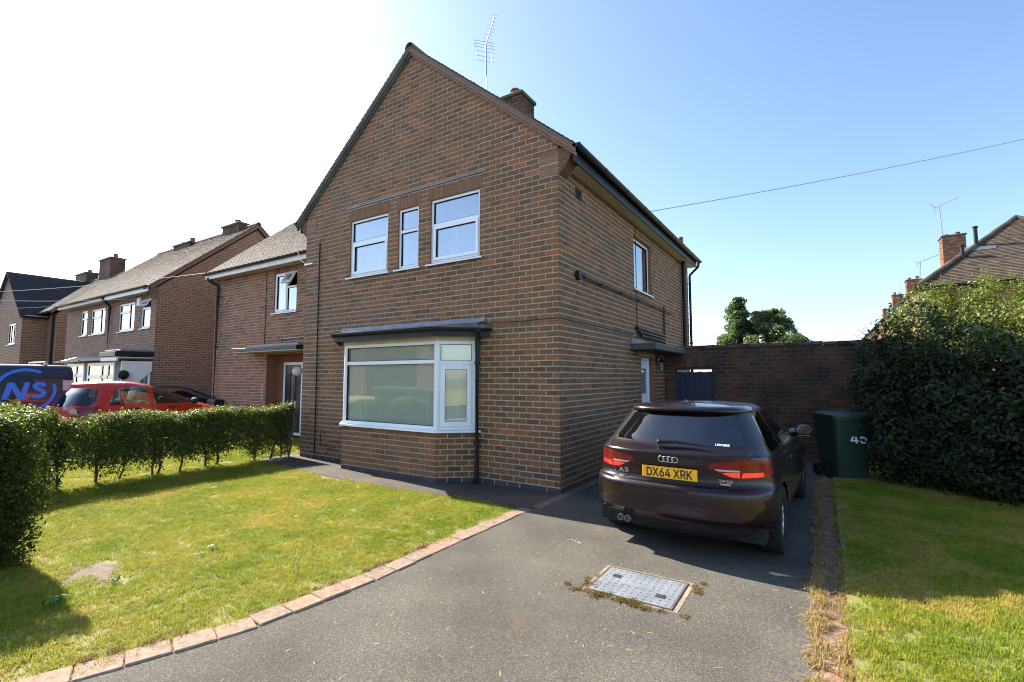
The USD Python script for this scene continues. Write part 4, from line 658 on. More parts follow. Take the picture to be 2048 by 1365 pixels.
# ---------------------------------------------------------------- brick garden wall with gate
gw = thing('garden_wall', 'tall sooty brick garden wall joining the side of the house behind the dark car', 'wall')
YW = 5.42; wg = Wall((9.0, YW, 0), (-1, 0, 0), (0, -1, 0)); ug = lambda x: 9.0-x
GO = (ug(1.10), 0, ug(.235), 1.86)
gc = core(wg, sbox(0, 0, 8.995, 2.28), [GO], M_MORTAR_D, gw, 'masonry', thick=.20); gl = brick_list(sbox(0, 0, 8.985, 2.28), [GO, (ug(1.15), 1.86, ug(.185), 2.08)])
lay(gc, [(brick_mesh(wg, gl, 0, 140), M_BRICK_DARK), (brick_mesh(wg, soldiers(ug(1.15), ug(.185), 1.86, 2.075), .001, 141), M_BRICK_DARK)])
for k in range(40): x = 8.9-k*.2245; mb = MB().tm(rbox((x-.1115, YW-.03, 2.283+rng.normal(0, .003)), (x+.1115, YW+.24, 2.352+rng.normal(0, .004)), .012)); obj('coping_brick', mb.get(), M_CONC if k % 4 else M_BRICK_DARK, gw)
mb = MB(); ring(mb, wg, GO[0]+.002, GO[1]-.2, GO[2]-.002, GO[3]-.002, .05, -.12, -.04); gt = thing('garden_gate', 'dark navy boarded gate set in the brick garden wall', 'gate'); obj('gate_frame', mb.get(), M_GATE, gt)
for k in range(7): a = GO[0]+.055+k*.1082; mb = MB(); wg.box(mb, a, a+.104, .06, 1.755-.006*(k % 2), -.10, -.07, .5); obj('gate_board', mb.get(), M_GATE, gt)
mb = MB(); wg.box(mb, GO[0]+.06, GO[0]+.16, 1.0, 1.06, -.07, -.05, .5); obj('latch', mb.get(), M_BLACK, gt)
# ---------------------------------------------------------------- wheelie bin, tub plant, white cabinet
wb = thing('wheelie_bin', 'green wheelie bin numbered 45 standing by the dark bush', 'bin', (3.37, 3.45, 0), .45)
def frustum(b0, b1, z0, z1, r=.03):
    return trimesh.convex.convex_hull(np.array([(x*(w-i), y*(d-j), z) for (w, d, z) in ((b0[0], b0[1], z0), (b1[0], b1[1], z1)) for x in (-1, 1) for y in (-1, 1) for i, j in ((0, r), (r, 0))]))
obj('body', MB().tm(frustum((.235, .255), (.285, .335), .03, .98), .5).get(), M_BINGRN, wb, smooth=20); obj('rim', MB().tm(frustum((.30, .355), (.30, .355), .95, .985), .5).get(), M_BINGRN, wb)
lid = trimesh.convex.convex_hull(np.vstack([frustum((.305, .375), (.30, .37), .99, 1.03).vertices, frustum((.24, .28), (.22, .25), 1.05, 1.075).vertices])); obj('lid', MB().tm(lid, .5).get(), M_BINGRN, wb, smooth=20)
obj('handle', MB().tube([(-.24, .40, .97), (.24, .40, .97)], .018, 8, t=.5).box((-.24, .33, .955), (-.20, .41, .985), .5).box((.20, .33, .955), (.24, .41, .985), .5).get(), M_BINGRN, wb)
for s in (-1, 1): obj('wheel', MB().tm(cyl(.10, .05, (s*.27, .28, .10), 'x', 24), .5).get(), M_RUBBER, wb, smooth=40)
t45 = tmove(meshkit.text_mesh('45', .15, .003, bold=True), (-.09, 0, 0)); t45 = tmove(t45, (.03, -.318, .60), rx=math.radians(85)); obj('number_sticker', MB().tm(t45, .5).get(), M_STICK, wb)
cb = thing('white_cabinet', 'low white cabinet half hidden behind the end of the long hedge', 'cabinet', (-6.45, .75, 0)); obj('body', MB().tm(rbox((-.28, -.2, 0), (.28, .2, .93), .02), .5).get(), M_UPVC, cb); obj('lid', MB().tm(rbox((-.31, -.23, .932), (.31, .23, .98), .02), .5).get(), M_UPVC, cb); obj('door', MB().tm(rbox((-.24, -.215, .08), (.24, -.198, .85), .006), .5).get(), M_UPVC, cb)
# ---------------------------------------------------------------- edging bricks of the drive
def edge_line(parent, pts, w, m, seed, h=.015, step=.2245, under=.08):
    r = np.random.default_rng(seed); P = np.array(pts, float); seg = np.linalg.norm(np.diff(P, axis=0), axis=1); s = np.r_[0, np.cumsum(seg)]; n = int(s[-1]/step)
    for i in range(n):
        q = [np.array([np.interp(t, s, P[:, k]) for k in (0, 1)]) for t in (i*step+.0025, (i+1)*step-.0025)]; d = q[1]-q[0]; d /= np.linalg.norm(d); nn = V(-d[1], d[0]); c_ = (q[0]+q[1])/2; L = np.linalg.norm(q[1]-q[0])
        b_ = rbox((-L/2, -w/2, -under), (L/2, w/2, h + r.normal(0, .0025)), .006); b_ = tmove(b_, (c_[0]+r.normal(0, .004), c_[1], 0), rz=math.atan2(d[1], d[0])+r.normal(0, .006), rx=r.normal(0, .008), ry=r.normal(0, .005)); obj('edging_brick', MB().tm(b_, r.random()).get(), m, parent)
el = thing('brick_edging', 'row of sunlit orange brick edging between the front lawn and the drive', 'edging'); edge_line(el, [(-.62, -5.75), (-.30, -4.9), (-.10, -4.3), (-.02, -3.4), (-.035, -2.4), (-.03, -.82)], .185, M_EDGE, 150)
er = thing('brick_edging', 'flat worn brick edging along the right side of the drive, half covered by dry grass', 'edging'); edge_line(er, [(3.14, -6.6), (3.135, -1.5), (3.10, 3.2)], .165, M_EDGE_D, 151, h=.012)
eh = thing('brick_edging', 'flush brick edging at the foot of the side wall beside the drive', 'edging'); edge_line(eh, [(.07, -.80), (.075, 0.), (.075, 3.2)], .12, M_EDGE_D, 152, h=.012)
# ---------------------------------------------------------------- inspection cover in the drive
mc = thing('inspection_cover', 'grey steel inspection cover set in the drive behind the dark car', 'manhole cover', (1.863, -2.362, .004)); a, b_ = .312, .247
obj('mortar_bed', MB().tm(rbox((-a-.05, -b_-.03, -.05), (a+.06, b_+.05, .003), .008), .5).get(), pm('cover_mortar', (.42, .32, .21), (.22, .17, .11), 14, .95, .004, 60, lo=.3, hi=.55), mc)
mb = MB()
for q in (((-a-.012, -b_-.012), (a+.012, -b_)), ((-a-.012, b_), (a+.012, b_+.012)), ((-a-.012, -b_), (-a, b_)), ((a, -b_), (a+.012, b_))): mb.box((*q[0], -.02), (*q[1], .010), .5)
obj('frame', mb.get(), pm('rusty_steel', (.12, .085, .065), (.06, .05, .045), 30, .7), mc); M_COVER = pm('worn_zinc_plate', (.33, .35, .38), (.23, .25, .275), 5, .42, .0012, 60, metallic=.35)
obj('plate', MB().box((-a+.003, -b_+.003, -.01), (a-.003, b_-.003, .008), .5).get(), M_COVER, mc)
mb = MB()
for i in range(11):
    for j in range(9):
        x, y = -a+.045+i*(2*a-.09)/10, -b_+.04+j*(2*b_-.08)/8
        if (abs(x) < .13 and abs(y) < .045): continue
        dx, dy = (.011, .004) if (i+j) % 2 else (.004, .011); mb.box((x-dx, y-dy, .008), (x+dx, y+dy, .0115), .5)
obj('treads', mb.get(), M_COVER, mc, kind='stuff'); obj('raised_plate', MB().box((-.12, -.035, .008), (.12, .035, .0105), .5).get(), M_COVER, mc)
for x, y in ((-.20, .09), (.20, -.09)): obj('key_recess', MB().tm(rbox((x-.035, y-.028, .007), (x+.035, y+.028, .0125), .004), .5).box((x-.02, y-.012, .0126), (x+.02, y+.012, .0135), .5).get(), M_DARK, mc)
# ---------------------------------------------------------------- wires
def wire(label, p, q, sag, r, m, group=None):
    t = np.linspace(0, 1, 24)[:, None]; P = V(*p)*(1-t)+V(*q)*t; P[:, 2] -= sag*4*(t*(1-t))[:, 0]; return tag(obj('overhead_wire', MB().tube(P, r, 5, t=.5).get(), m), label, 'wire', group)
wire('highest overhead wire on the left, ending at the attached house gutter', (-28.266, -1.583, 5.30), (-13.35, 1.40, 4.96), .12, .009, M_WIRE)
wire('middle overhead wire on the left, ending at the white box of the paired houses', (-28.277, -1.567, 5.04), (-18.36, 1.38, 4.58), .10, .009, M_WIRE)
wire('lowest overhead wire on the left, ending at the far eaves of the paired houses', (-28.296, -1.536, 4.57), (-23.68, 1.15, 4.75), .04, .009, M_WIRE)
wire('single thin wire crossing the open sky from the side gutter to the right', (.33, 3.30, 4.94), (12.5, 17.0, 10.1), .15, .007, M_WIRE_D)
# ---------------------------------------------------------------- houses across the road, which the windows mirror
for OX, OL in ((-24, 'orange brick house across the road, seen only as a reflection in the bay window'), (-50, 'farther brick house across the road, seen only as a reflection in the white bay fronts')):
  op = thing('opposite_brick_house', OL, 'house'); wo = Wall((OX, -23, 0), (1, 0, 0), (0, 1, 0)); OW = [(x, z, x+1.6, z+1.2) for x in (2, 6, 11, 15) for z in (1.0, 3.5)]
  c_ = core(wo, sbox(0, 0, 20, 4.9), OW, M_BRICK_RED, op)
  for q in OW: window(op, wo, *q, [(0, 0, .5, 1, 'fix'), (.5, 0, 1, 1, 'fix')], back=.03, frame=.1)
  gable_roof(op, OX-.2, OX+20.2, -30.3, -22.7, 4.9, M_TILE, 160, M_TILE_OLD)
  for a in (0, 19.7): obj('side_wall', MB().box((OX+a, -30, 0), (OX+a+.3, -23.3, 4.9), .5).get(), M_BRICK_RED, op)
# ---------------------------------------------------------------- vehicles
def cut(v, f, poly, ax):
    """splits a mesh by a convex polygon given in two of its axes: (inside, outside)"""
    P = np.array(poly, float)
    if np.sum(P[:, 0]*np.roll(P[:, 1], -1)-np.roll(P[:, 0], -1)*P[:, 1]) < 0: P = P[::-1]
    outs = []; iv, jf = v, f
    for p, q in zip(P, np.roll(P, -1, 0)):
        if len(jf) == 0: break
        d = q-p; n3, o3 = np.zeros(3), np.zeros(3); n3[list(ax)] = (-d[1], d[0]); n3 /= np.linalg.norm(n3); o3[list(ax)] = p
        a = trimesh.intersections.slice_faces_plane(iv, jf, -n3, o3)[:2]; b_ = trimesh.intersections.slice_faces_plane(iv, jf, n3, o3)[:2]
        if len(a[1]): outs.append(a)
        iv, jf = b_
    return (iv, jf), outs
def cat_(ms):
    vs, fs, n = [], [], 0
    for v, f in ms:
        if len(f): vs.append(v); fs.append(np.asarray(f)+n); n += len(v)
    return (np.vstack(vs), np.vstack(fs)) if vs else (np.zeros((0, 3)), np.zeros((0, 3), int))
def weld(m):
    t = trimesh.Trimesh(m[0], m[1], process=False); t.merge_vertices(digits_vertex=5); t.update_faces(t.nondegenerate_faces()); t.remove_unreferenced_vertices(); return t
def resample(P, n):
    s = np.r_[0, np.cumsum(np.linalg.norm(np.diff(P, axis=0), axis=1))]; t = np.linspace(0, s[-1], n); return np.c_[np.interp(t, s, P[:, 0]), np.interp(t, s, P[:, 1])]
def pch(tab):
    from scipy.interpolate import PchipInterpolator
    z, x = zip(*tab); return PchipInterpolator(z, x, extrapolate=True)
def car_shell(d, zs):
    yr, yf, w = pch(d['rear']), pch(d['front']), pch(d['half']); ar, nr = pch(d['corner']), d.get('n', 3.2); rows = []; th = np.linspace(0, 1, 400)*math.pi/2
    for z in zs:
        W, a, R, F_ = float(w(z)), float(ar(z)), float(yr(z)), float(yf(z)); af = d.get('fcorner', .75); af = min(af, (F_-R)*.35); a = min(a, (F_-R)*.35)
        q1 = np.c_[W*np.sin(th)**(2/nr), R+a*(1-np.cos(th)**(2/nr))]; q3 = np.c_[W*np.sin(th)**(2/2.6), F_-af*(1-np.cos(th)**(2/2.6))][::-1]
        q2 = np.c_[np.full(200, W), np.linspace(R+a, F_-af, 200)]; h = np.vstack([resample(q1, d.get('nq', 44)), resample(q2, 60)[1:-1], resample(q3, 22)])
        u = (h[:, 1]-(R+F_)/2)/max(.5, (F_-R)/2); h[:, 0] *= 1-.035*u**2*(np.abs(u) < 1)
        rows.append(np.vstack([np.c_[h, np.full(len(h), z)], np.c_[-h[::-1, 0], h[::-1, 1], np.full(len(h), z)][1:-1]]))
    top = rows[-1]; ym = top[:, 1].mean(); crown = d.get('crown', .04)
    for k in (.94, .86, .74, .6, .45, .3, .15):
        r = top.copy(); r[:, 0] *= k; r[:, 1] = ym+(r[:, 1]-ym)*(k**.9); r[:, 2] += crown*(1-k*k); rows.append(r)
    N = len(top); v = np.vstack(rows+[np.array([[0, ym, top[0, 2]+crown]])]); f = []
    for i in range(len(rows)-1):
        j = np.arange(N); a, b_ = i*N+j, i*N+(j+1) % N; f += [np.c_[a, b_, b_+N], np.c_[a, b_+N, a+N]]
    i = len(rows)-1; j = np.arange(N); f.append(np.c_[i*N+j, i*N+(j+1) % N, np.full(N, len(v)-1)])
    return v, np.vstack(f)
def wheel(parent, x, y, r, wd, side, spokes=10, name='wheel'):
    prof = [(.63*r, -wd*.42), (.70*r, -wd*.5), (.93*r, -wd*.5), (.985*r, -wd*.40), (r, -wd*.25), (r, wd*.25), (.985*r, wd*.40), (.93*r, wd*.5), (.70*r, wd*.5), (.63*r, wd*.42)]
    def lathe(pr): m = trimesh.creation.revolve(np.array(pr), sections=48); return tmove(m, (x, y, r), ry=math.pi/2*side)
    ty = obj(name, MB().tm(lathe(prof), .5).get(), M_RUBBER, parent, smooth=35)
    rim = [(.69*r, wd*.44), (.66*r, wd*.40), (.61*r, wd*.30), (.60*r, -wd*.35), (.55*r, -wd*.35)]; mb = MB().tm(lathe(rim[::-1]), .5)
    hub = tmove(trimesh.creation.cylinder(radius=.15*r, height=.05, sections=20), (0, 0, wd*.30)); mb.tm(tmove(hub, (x, y, r), ry=math.pi/2*side), .5)
    for k in range(spokes):
        a = 2*math.pi*k/spokes; s = trimesh.convex.convex_hull(np.array([(u, t*q, zz) for u, q, z0, z1 in ((.12*r, .045*r, wd*.22, wd*.33), (.63*r, .032*r, wd*.26, wd*.40)) for t in (-1, 1) for zz in (z0, z1)])); s = tmove(s, rz=a); mb.tm(tmove(s, (x, y, r), ry=math.pi/2*side), .5)
    obj('rim', mb.get(), M_ALLOY, ty, smooth=30); obj('brake_disc', MB().tm(tmove(tmove(trimesh.creation.cylinder(radius=.45*r, height=.03, sections=28), (0, 0, -wd*.05)), (x, y, r), ry=math.pi/2*side), .5).get(), M_STEEL, ty)
    return ty
def vehicle(name, label, cat, loc, rz, d, mp, group=None):
    c_ = thing(name, label, cat, loc, rz, group); zs = d['zs']; UsdGeom.Xformable(c_).AddScaleOp().Set(Gf.Vec3f(*[d.get('size', 1.)]*3)); v, f = car_shell(d, zs); cen = v[f].mean(1)
    # parts cut out of the shell: (part name, material, axes, polygon, mask)
    body = (v, f); pieces = []; YL = max(p[1] for p in d['front'])
    for y in d['wheels']:                                           # wheel arches
        for s in (-1, 1):
            bv, bf = body; cc = bv[bf].mean(1); mk = (cc[:, 0]*s > .35) & (np.abs(cc[:, 1]-y) < .6) & (cc[:, 2] < 1.0); R = d['arch']; poly = [(y+R*math.cos(a), d['r']+R*math.sin(a)) for a in np.linspace(0, 2*math.pi, 25)[:-1]]
            _, outs = cut(bv, bf[mk], poly, (1, 2)); body = cat_([(bv, bf[~mk])]+outs)
    for (nm, m, ax, poly, mask) in d['cuts']:
        bv, bf = body; cc = bv[bf].mean(1); mk = mask(cc); ins, outs = cut(bv, bf[mk], poly, ax); body = cat_([(bv, bf[~mk])]+outs); pieces.append((nm, m, ins)) if nm != 'void' else None
    bp = obj('body', weld(body), mp, c_, smooth=28)
    byname = {}
    for nm, m, ins in pieces:
        if len(ins[1]): byname.setdefault(nm, []).append((m, ins))
    for nm, L in byname.items():
        for m, ins in L:
            if nm.startswith('glass'): obj('window', weld(ins), m, c_, smooth=40)
            else: obj(nm, weld(ins), m, c_, smooth=40)
    # dark inside, floor and arches
    w = pch(d['half']); W = float(w(.6)); R0 = d['wheels'][0]; R1 = d['wheels'][1]
    obj('floor_pan', MB().box((-W+.12, .25, .20), (W-.12, YL-.5, .34), .5).get(), M_RUBBER, c_)
    obj('cabin_tub', MB().box((-W+.14, .55, .345), (W-.14, min(YL-1.5, 2.95), .62), .5).get(), M_SEAT, c_)
    for y in d['wheels']:
        for s in (-1, 1):
            a = np.linspace(-.1, math.pi+.1, 16); rr = d['arch']+.012; x0, x1 = s*(W-.03), s*(W-.34); p = np.vstack([np.c_[np.full(16, x), y+rr*np.cos(a), d['r']+rr*np.sin(a)] for x in (x0, x1)]+[np.array([[x1, y, d['r']]])])
            obj('wheel_arch', MB().add(p, [[i, i+1, 17+i] for i in range(15)] + [[i, 17+i, 16+i] for i in range(15)] + [[16+i, 17+i, 32] for i in range(15)], .5).get(), M_RUBBER, c_); wheel(c_, s*(W-.125), y, d['r'], d.get('tw', .215), s, d.get('spokes', 10))
    for y, z1 in d.get('seats', ()):
        for x in (-.36, .36):
            st = obj('seat', MB().tm(rbox((x-.25, y-.45, .5), (x+.25, y+.12, .72), .06), .5).tm(tmove(rbox((-.24, -.06, 0), (.24, .07, z1-.75), .06), (x, y-.40, .65), rx=.18), .5).get(), M_SEAT, c_, smooth=40); obj('headrest', MB().tm(rbox((x-.13, y-.62, z1-.14), (x+.13, y-.52, z1+.04), .045), .5).get(), M_SEAT, st, smooth=40)
    return c_
NB = lambda p: (lambda c: (c[:, 1] < p))                            # rear part
RIGHT = lambda c: c[:, 0] > .3
LEFT = lambda c: c[:, 0] < -.3
def both(nm, m, ax, poly, lim): return [(nm, m, ax, poly, lambda c, lim=lim: (c[:, 1] < lim) & (c[:, 0] > 0)), (nm, m, ax, [(-x, z) for x, z in poly], lambda c, lim=lim: (c[:, 1] < lim) & (c[:, 0] < 0))]
def sides(nm, m, poly, x=.3): return [(nm, m, (1, 2), poly, lambda c: c[:, 0] > x), (nm, m, (1, 2), poly, lambda c: c[:, 0] < -x)]
def levels(a, b_, n, extra=()): return sorted(set(np.round(np.r_[np.linspace(a, b_, n), extra], 4)))
# -- the dark plum hatchback
A = dict(rear=[(.19, .20), (.27, .10), (.36, .055), (.40, .012), (.45, .0), (.58, -.012), (.645, -.006), (.668, .012), (.682, .045), (.70, .066), (.76, .075), (.86, .058), (.93, .036), (.955, .030), (.968, .036), (1.0, .088), (1.03, .135), (1.12, .232), (1.22, .335), (1.318, .435), (1.326, .445), (1.333, .405), (1.36, .395), (1.385, .43)],
         front=[(.19, 4.05), (.3, 4.26), (.5, 4.31), (.64, 4.28), (.72, 4.18), (.80, 3.85), (.88, 3.30), (.955, 2.98), (1.0, 2.84), (1.1, 2.58), (1.2, 2.34), (1.3, 2.08), (1.36, 1.88), (1.385, 1.76)],
         half=[(.19, .79), (.3, .86), (.45, .888), (.6, .8925), (.7, .888), (.82, .878), (.90, .866), (.95, .848), (.985, .822), (1.02, .80), (1.1, .762), (1.2, .708), (1.3, .648), (1.345, .612), (1.37, .585), (1.385, .555)],
         corner=[(.19, .62), (.45, .58), (.7, .62), (.92, .66), (1.0, .66), (1.2, .62), (1.385, .55)], n=2.85, wheels=(.80, 3.437), r=.318, arch=.352, crown=.03, seats=((1.55, 1.14), (2.45, 1.16)))
A['zs'] = levels(.19, 1.385, 70, [.40, .645, .668, .682, .955, .968, 1.326, 1.333])
SH = lambda pts, w=.004: None
def strip(p, q, w):
    p, q = V(*p), V(*q); d = (q-p)/np.linalg.norm(q-p); n = V(-d[1], d[0])*w; return [p-n, q-n, q+n, p+n]
cuts = []
cuts += [('glass_rear', M_CARGLASS, (0, 2), [(-.60, 1.048), (.60, 1.048), (.62, 1.075), (.50, 1.30), (.46, 1.315), (-.46, 1.315), (-.50, 1.30), (-.62, 1.075)], lambda c: (c[:, 1] < .9) & (c[:, 2] > 1.0))]
cuts += both('glass_border', M_BLACKP, (0, 2), [(0, 1.032), (.70, 1.032), (.72, 1.06), (.58, 1.32), (.52, 1.327), (0, 1.327)], .9)
lampm = .62
lower = [(.40, .832), (.52, .782), (.60, .776), (.80, .786), (.80, .822), (.50, .826)]
cuts += both('lit_lamp', M_LAMP_LIT, (0, 2), [(.46, .812), (.535, .781), (.60, .776), (.60, .822), (.50, .822)], .7) + both('lit_lamp', M_LAMP_LIT, (0, 2), [(.612, .776), (.775, .785), (.775, .822), (.625, .822)], .7)
cuts += both('clear_lamp_strip', M_LAMP_CLR, (0, 2), [(.43, .83), (.60, .828), (.60, .842), (.40, .848)], .7)
cuts += both('tail_lamp', M_LAMP, (0, 2), [(.345, .862), (.40, .835), (.53, .778), (.62, .768), (.82, .778), (.835, .80), (.82, .925), (.79, .935), (.62, .932), (.38, .902)], .75)
cuts += [('diffuser', M_VALANCE, (0, 2), [(-.99, .15), (.99, .15), (.90, .30), (.60, .335), (-.60, .335), (-.90, .30)], lambda c: c[:, 1] < .42)]
for p, q in (((.60, .768), (.545, .69)), ((.545, .69), (.50, .672)), ((.50, .672), (0, .664)), ((.72, 1.03), (.64, .935))): cuts += both('boot_seam', M_DARK, (0, 2), strip(p, q, .0035), .75)
dlo = [(.57, 1.01), (.78, 1.27), (.95, 1.318), (1.75, 1.325), (2.18, 1.25), (2.78, 1.0), (2.80, .985), (.60, .985)]
grow = [((y-1.7)*1.026+1.7-.006, (z-1.15)*1.14+1.15) for y, z in dlo]
for a, b_ in ((0.0, 1.10), (1.16, 1.93), (1.99, 9)):
    pl_ = Polygon(dlo).intersection(sbox(a, .9, b_, 1.5)); cuts += sides('glass_side', M_CARGLASS_D, list(pl_.exterior.coords)[:-1])
for a, b_ in ((1.09, 1.17), (1.92, 2.0)): cuts += sides('pillar_trim', M_BLACKP, list(Polygon(dlo).intersection(sbox(a, .9, b_, 1.5)).exterior.coords)[:-1])
cuts += sides('chrome_trim', M_CHROME, grow)
cuts += [('glass_front', M_CARGLASS, (0, 2), [(-.70, 1.0), (.70, 1.0), (.52, 1.34), (-.52, 1.34)], lambda c: (c[:, 1] > 1.9) & (c[:, 2] > .98))]
for y in (1.135, 1.975, 2.95): cuts += sides('door_seam', M_DARK, strip((y, .97), (y-.04, .36), .003))
for y in (1.0,): cuts += sides('sill_trim', M_BLACK, [(1.16, .19), (3.06, .19), (3.06, .235), (1.16, .235)])
cuts = sides('void', None, [(-.2, .1), (.62, .1), (.52, .285), (-.2, .225)], .45) + cuts
A['cuts'] = cuts; A['size'] = .965
hc = vehicle('parked_hatchback', 'dark plum hatchback with yellow number plate parked nose-in on the drive', 'car', (1.915, -1.65, 0.004), -.035, A, M_PLUM)
PT = math.radians(90-4)
def on_rear(mesh, x, y, z, tilt=.08): return tmove(mesh, (x, y, z), rx=math.pi/2-tilt)
pb = rbox((-.26, -.0555, 0), (.26, .0555, .008), .004); np_ = obj('number_plate', MB().tm(on_rear(pb, 0, .062, .775, -.06), .5).get(), M_YEL, hc)
tx = meshkit.text_mesh('DX64 XRK', .079, .0012, bold=True); wdt = tx.bounds[1][0]-tx.bounds[0][0]; tx.apply_scale([.43/wdt, 1, 1]); tx.apply_translation((-.215-tx.bounds[0][0], -.0395, .0085)); obj('plate_lettering', MB().tm(on_rear(tx, 0, .062, .775, -.06), .5).get(), M_INK, np_)
mb = MB()
for k in range(4): mb.tm(on_rear(tmove(trimesh.creation.torus(.028, .0042, 36, 8), (-.063+k*.042, 0, 0)), 0, .033, .905, -.25), .5)
obj('ring_badge', mb.get(), M_CHROME, hc, smooth=60)
for s_, x, z, h, y in (('A3', -.52, .735, .034, .105), ('TFSI', .43, .735, .022, .092)):
    t = meshkit.text_mesh(s_, h*1.15, .004, bold=True); t.apply_scale([1.5, 1, 1]); obj('badge_lettering', MB().tm(on_rear(t, x, y, z, -.1), .5).get(), M_CHROME, hc)
obj('badge_bar', MB().tm(on_rear(rbox((.45, 0, 0), (.535, .014, .004), .001), 0, .092, .712, -.1), .5).get(), M_CHROME, hc)
t = meshkit.text_mesh('LISTERS', .022, .001, bold=True); obj('window_sticker', MB().tm(on_rear(t, .40, .146, 1.052, .76), .5).get(), M_STICK, hc)
mb = MB().tm(cyl(.031, .12, (-.50, .135, .285), 'y', 20), .5).tm(cyl(.031, .12, (-.425, .125, .285), 'y', 20), .5); ex = obj('exhaust', mb.get(), M_STEEL, hc, smooth=40); obj('exhaust_bore', MB().tm(cyl(.027, .121, (-.50, .134, .285), 'y', 20), .5).tm(cyl(.027, .121, (-.425, .124, .285), 'y', 20), .5).get(), M_DARK, ex)
mb = MB().tube([(-.10, .10, 1.058), (.05, .112, 1.066), (.38, .125, 1.045)], [.022, .016, .006], 8, t=.5).tm(tmove(trimesh.creation.icosphere(2, .026), (-.10, .105, 1.056)), .5); obj('rear_wiper', mb.get(), M_BLACK, hc, smooth=50)
mb = MB().tm(trimesh.convex.convex_hull(np.array([(-.03, .62, 1.415), (.03, .62, 1.415), (-.02, .76, 1.42), (.02, .76, 1.42), (0, .68, 1.448), (0, .71, 1.445)])), .5).tube([(0, .67, 1.44), (0, .645, 1.475), (0, .635, 1.50)], [.007, .005, .004], 6, t=.5); obj('roof_aerial', mb.get(), M_BLACKP, hc, smooth=50)
for s in (1, -1):
    ms = trimesh.creation.icosphere(3, 1.0); ms.apply_scale((.10, .075, .068)); vv = ms.vertices; vv[:, 1] = np.maximum(vv[:, 1], -.04); ms = tmove(trimesh.Trimesh(vv, ms.faces), (s*.945, 2.62, 1.01)); mi = obj('door_mirror', MB().tm(ms, .5).tube([(s*.80, 2.70, .965), (s*.90, 2.65, .985)], [.055, .045], 8, t=.5).get(), M_PLUM, hc, smooth=40)
    g = trimesh.creation.cylinder(radius=1, height=.004, sections=28); g.apply_scale((.080, .050, 1)); g = tmove(g, (s*.945, 2.578, 1.01), rx=math.pi/2, rz=0); obj('mirror_glass', MB().tm(g, .5).get(), pm('mirror_glass_tint', (.10, .11, .115), None, 5, .05, metallic=1.), mi)
    obj('mirror_trim', MB().tm(rbox((s*.945-.07, 2.58, .943), (s*.945+.07, 2.62, .951), .003), .5).get(), M_CHROME, mi)
    for y in (1.75, 2.6-.02): obj('door_handle', MB().tm(rbox((s*.872, y-.32, .80), (s*.90, y-.12, .825), .008), .5).get(), M_PLUM, hc, smooth=40)
obj('rear_shelf', MB().box((-.60, .32, .93), (.60, .95, .945), .5).get(), M_SEAT, hc)
# -- the red hatchback, tall and rounded
Rr = dict(rear=[(.2, .16), (.35, .06), (.5, .0), (.66, .0), (.72, .06), (.95, .10), (1.05, .15), (1.25, .27), (1.42, .40), (1.47, .36), (1.50, .42)], front=[(.2, 3.5), (.4, 3.72), (.6, 3.72), (.75, 3.55), (.9, 3.15), (1.0, 2.85), (1.1, 2.62), (1.25, 2.25), (1.4, 1.9), (1.47, 1.68), (1.50, 1.55)],
          half=[(.2, .78), (.4, .84), (.7, .85), (.9, .835), (1.0, .81), (1.2, .75), (1.4, .68), (1.47, .64), (1.50, .60)], corner=[(.2, .5), (.7, .45), (1.0, .5), (1.5, .5)], n=3.2, wheels=(.60, 3.08), r=.30, arch=.335, crown=.05, zs=levels(.2, 1.50, 34), nq=26, seats=((1.35, 1.12), (2.25, 1.16)))
rc = sides('glass_quarter', M_CARGLASS_D, [(.20, 1.02), (.42, .99), (.58, 1.10), (.62, 1.34), (.52, 1.38), (.40, 1.36)], .5)
rc += [('glass_rear', M_CARGLASS_D, (0, 2), [(-.56, .98), (.56, .98), (.52, 1.38), (-.52, 1.38)], lambda c: (c[:, 1] < .8))]
rc += both('tail_lamp', M_LAMP, (0, 2), [(.66, .72), (.9, .72), (.9, .98), (.70, .98)], .6)
rd = [(.80, 1.06), (.92, 1.36), (1.05, 1.40), (1.55, 1.42), (2.05, 1.33), (2.62, 1.02), (2.60, 1.0), (.82, 1.0)]
for a, b_ in ((0, 1.0), (1.03, 1.55), (1.66, 9)): pl_ = Polygon(rd).intersection(sbox(a, .9, b_, 1.6)); rc += sides('glass_side', M_CARGLASS, list(pl_.exterior.coords)[:-1])
rc += [('glass_front', M_CARGLASS, (0, 2), [(-.7, 1.0), (.7, 1.0), (.56, 1.44), (-.56, 1.44)], lambda c: (c[:, 1] > 1.6) & (c[:, 2] > .98))]
rc += [('bumper_trim', M_BLACK, (0, 2), [(-.55, .66), (.55, .66), (.55, .75), (-.55, .75)], lambda c: c[:, 1] < .4)]
for y in (1.02, 1.62, 2.70): rc += sides('door_seam', M_DARK, strip((y, 1.0), (y-.03, .34), .004))
Rr['cuts'] = rc; rdc = vehicle('parked_hatchback', 'bright red small hatchback parked side-on beyond the long hedge', 'car', (-11.17, -2.62, 0), .0, Rr, M_REDP)
for s in (1, -1):
    obj('door_mirror', MB().tm(rbox((s*.93-.10, 2.42, .98), (s*.93+.10, 2.56, 1.12), .04), .5).get(), M_BLACK, rdc, smooth=40)
    for y in (1.2, 1.95): obj('door_handle', MB().tm(rbox((s*.838, y-.02, .90), (s*.862, y+.16, .93), .008), .5).get(), M_BLACK, rdc)
    lr = tmove(trimesh.creation.cylinder(radius=.065, height=.02, sections=24), (s*.80, .17, .90), ry=math.pi/2*.8*s); obj('round_lamp', MB().tm(lr, .5).get(), M_LAMP_CLR, rdc)
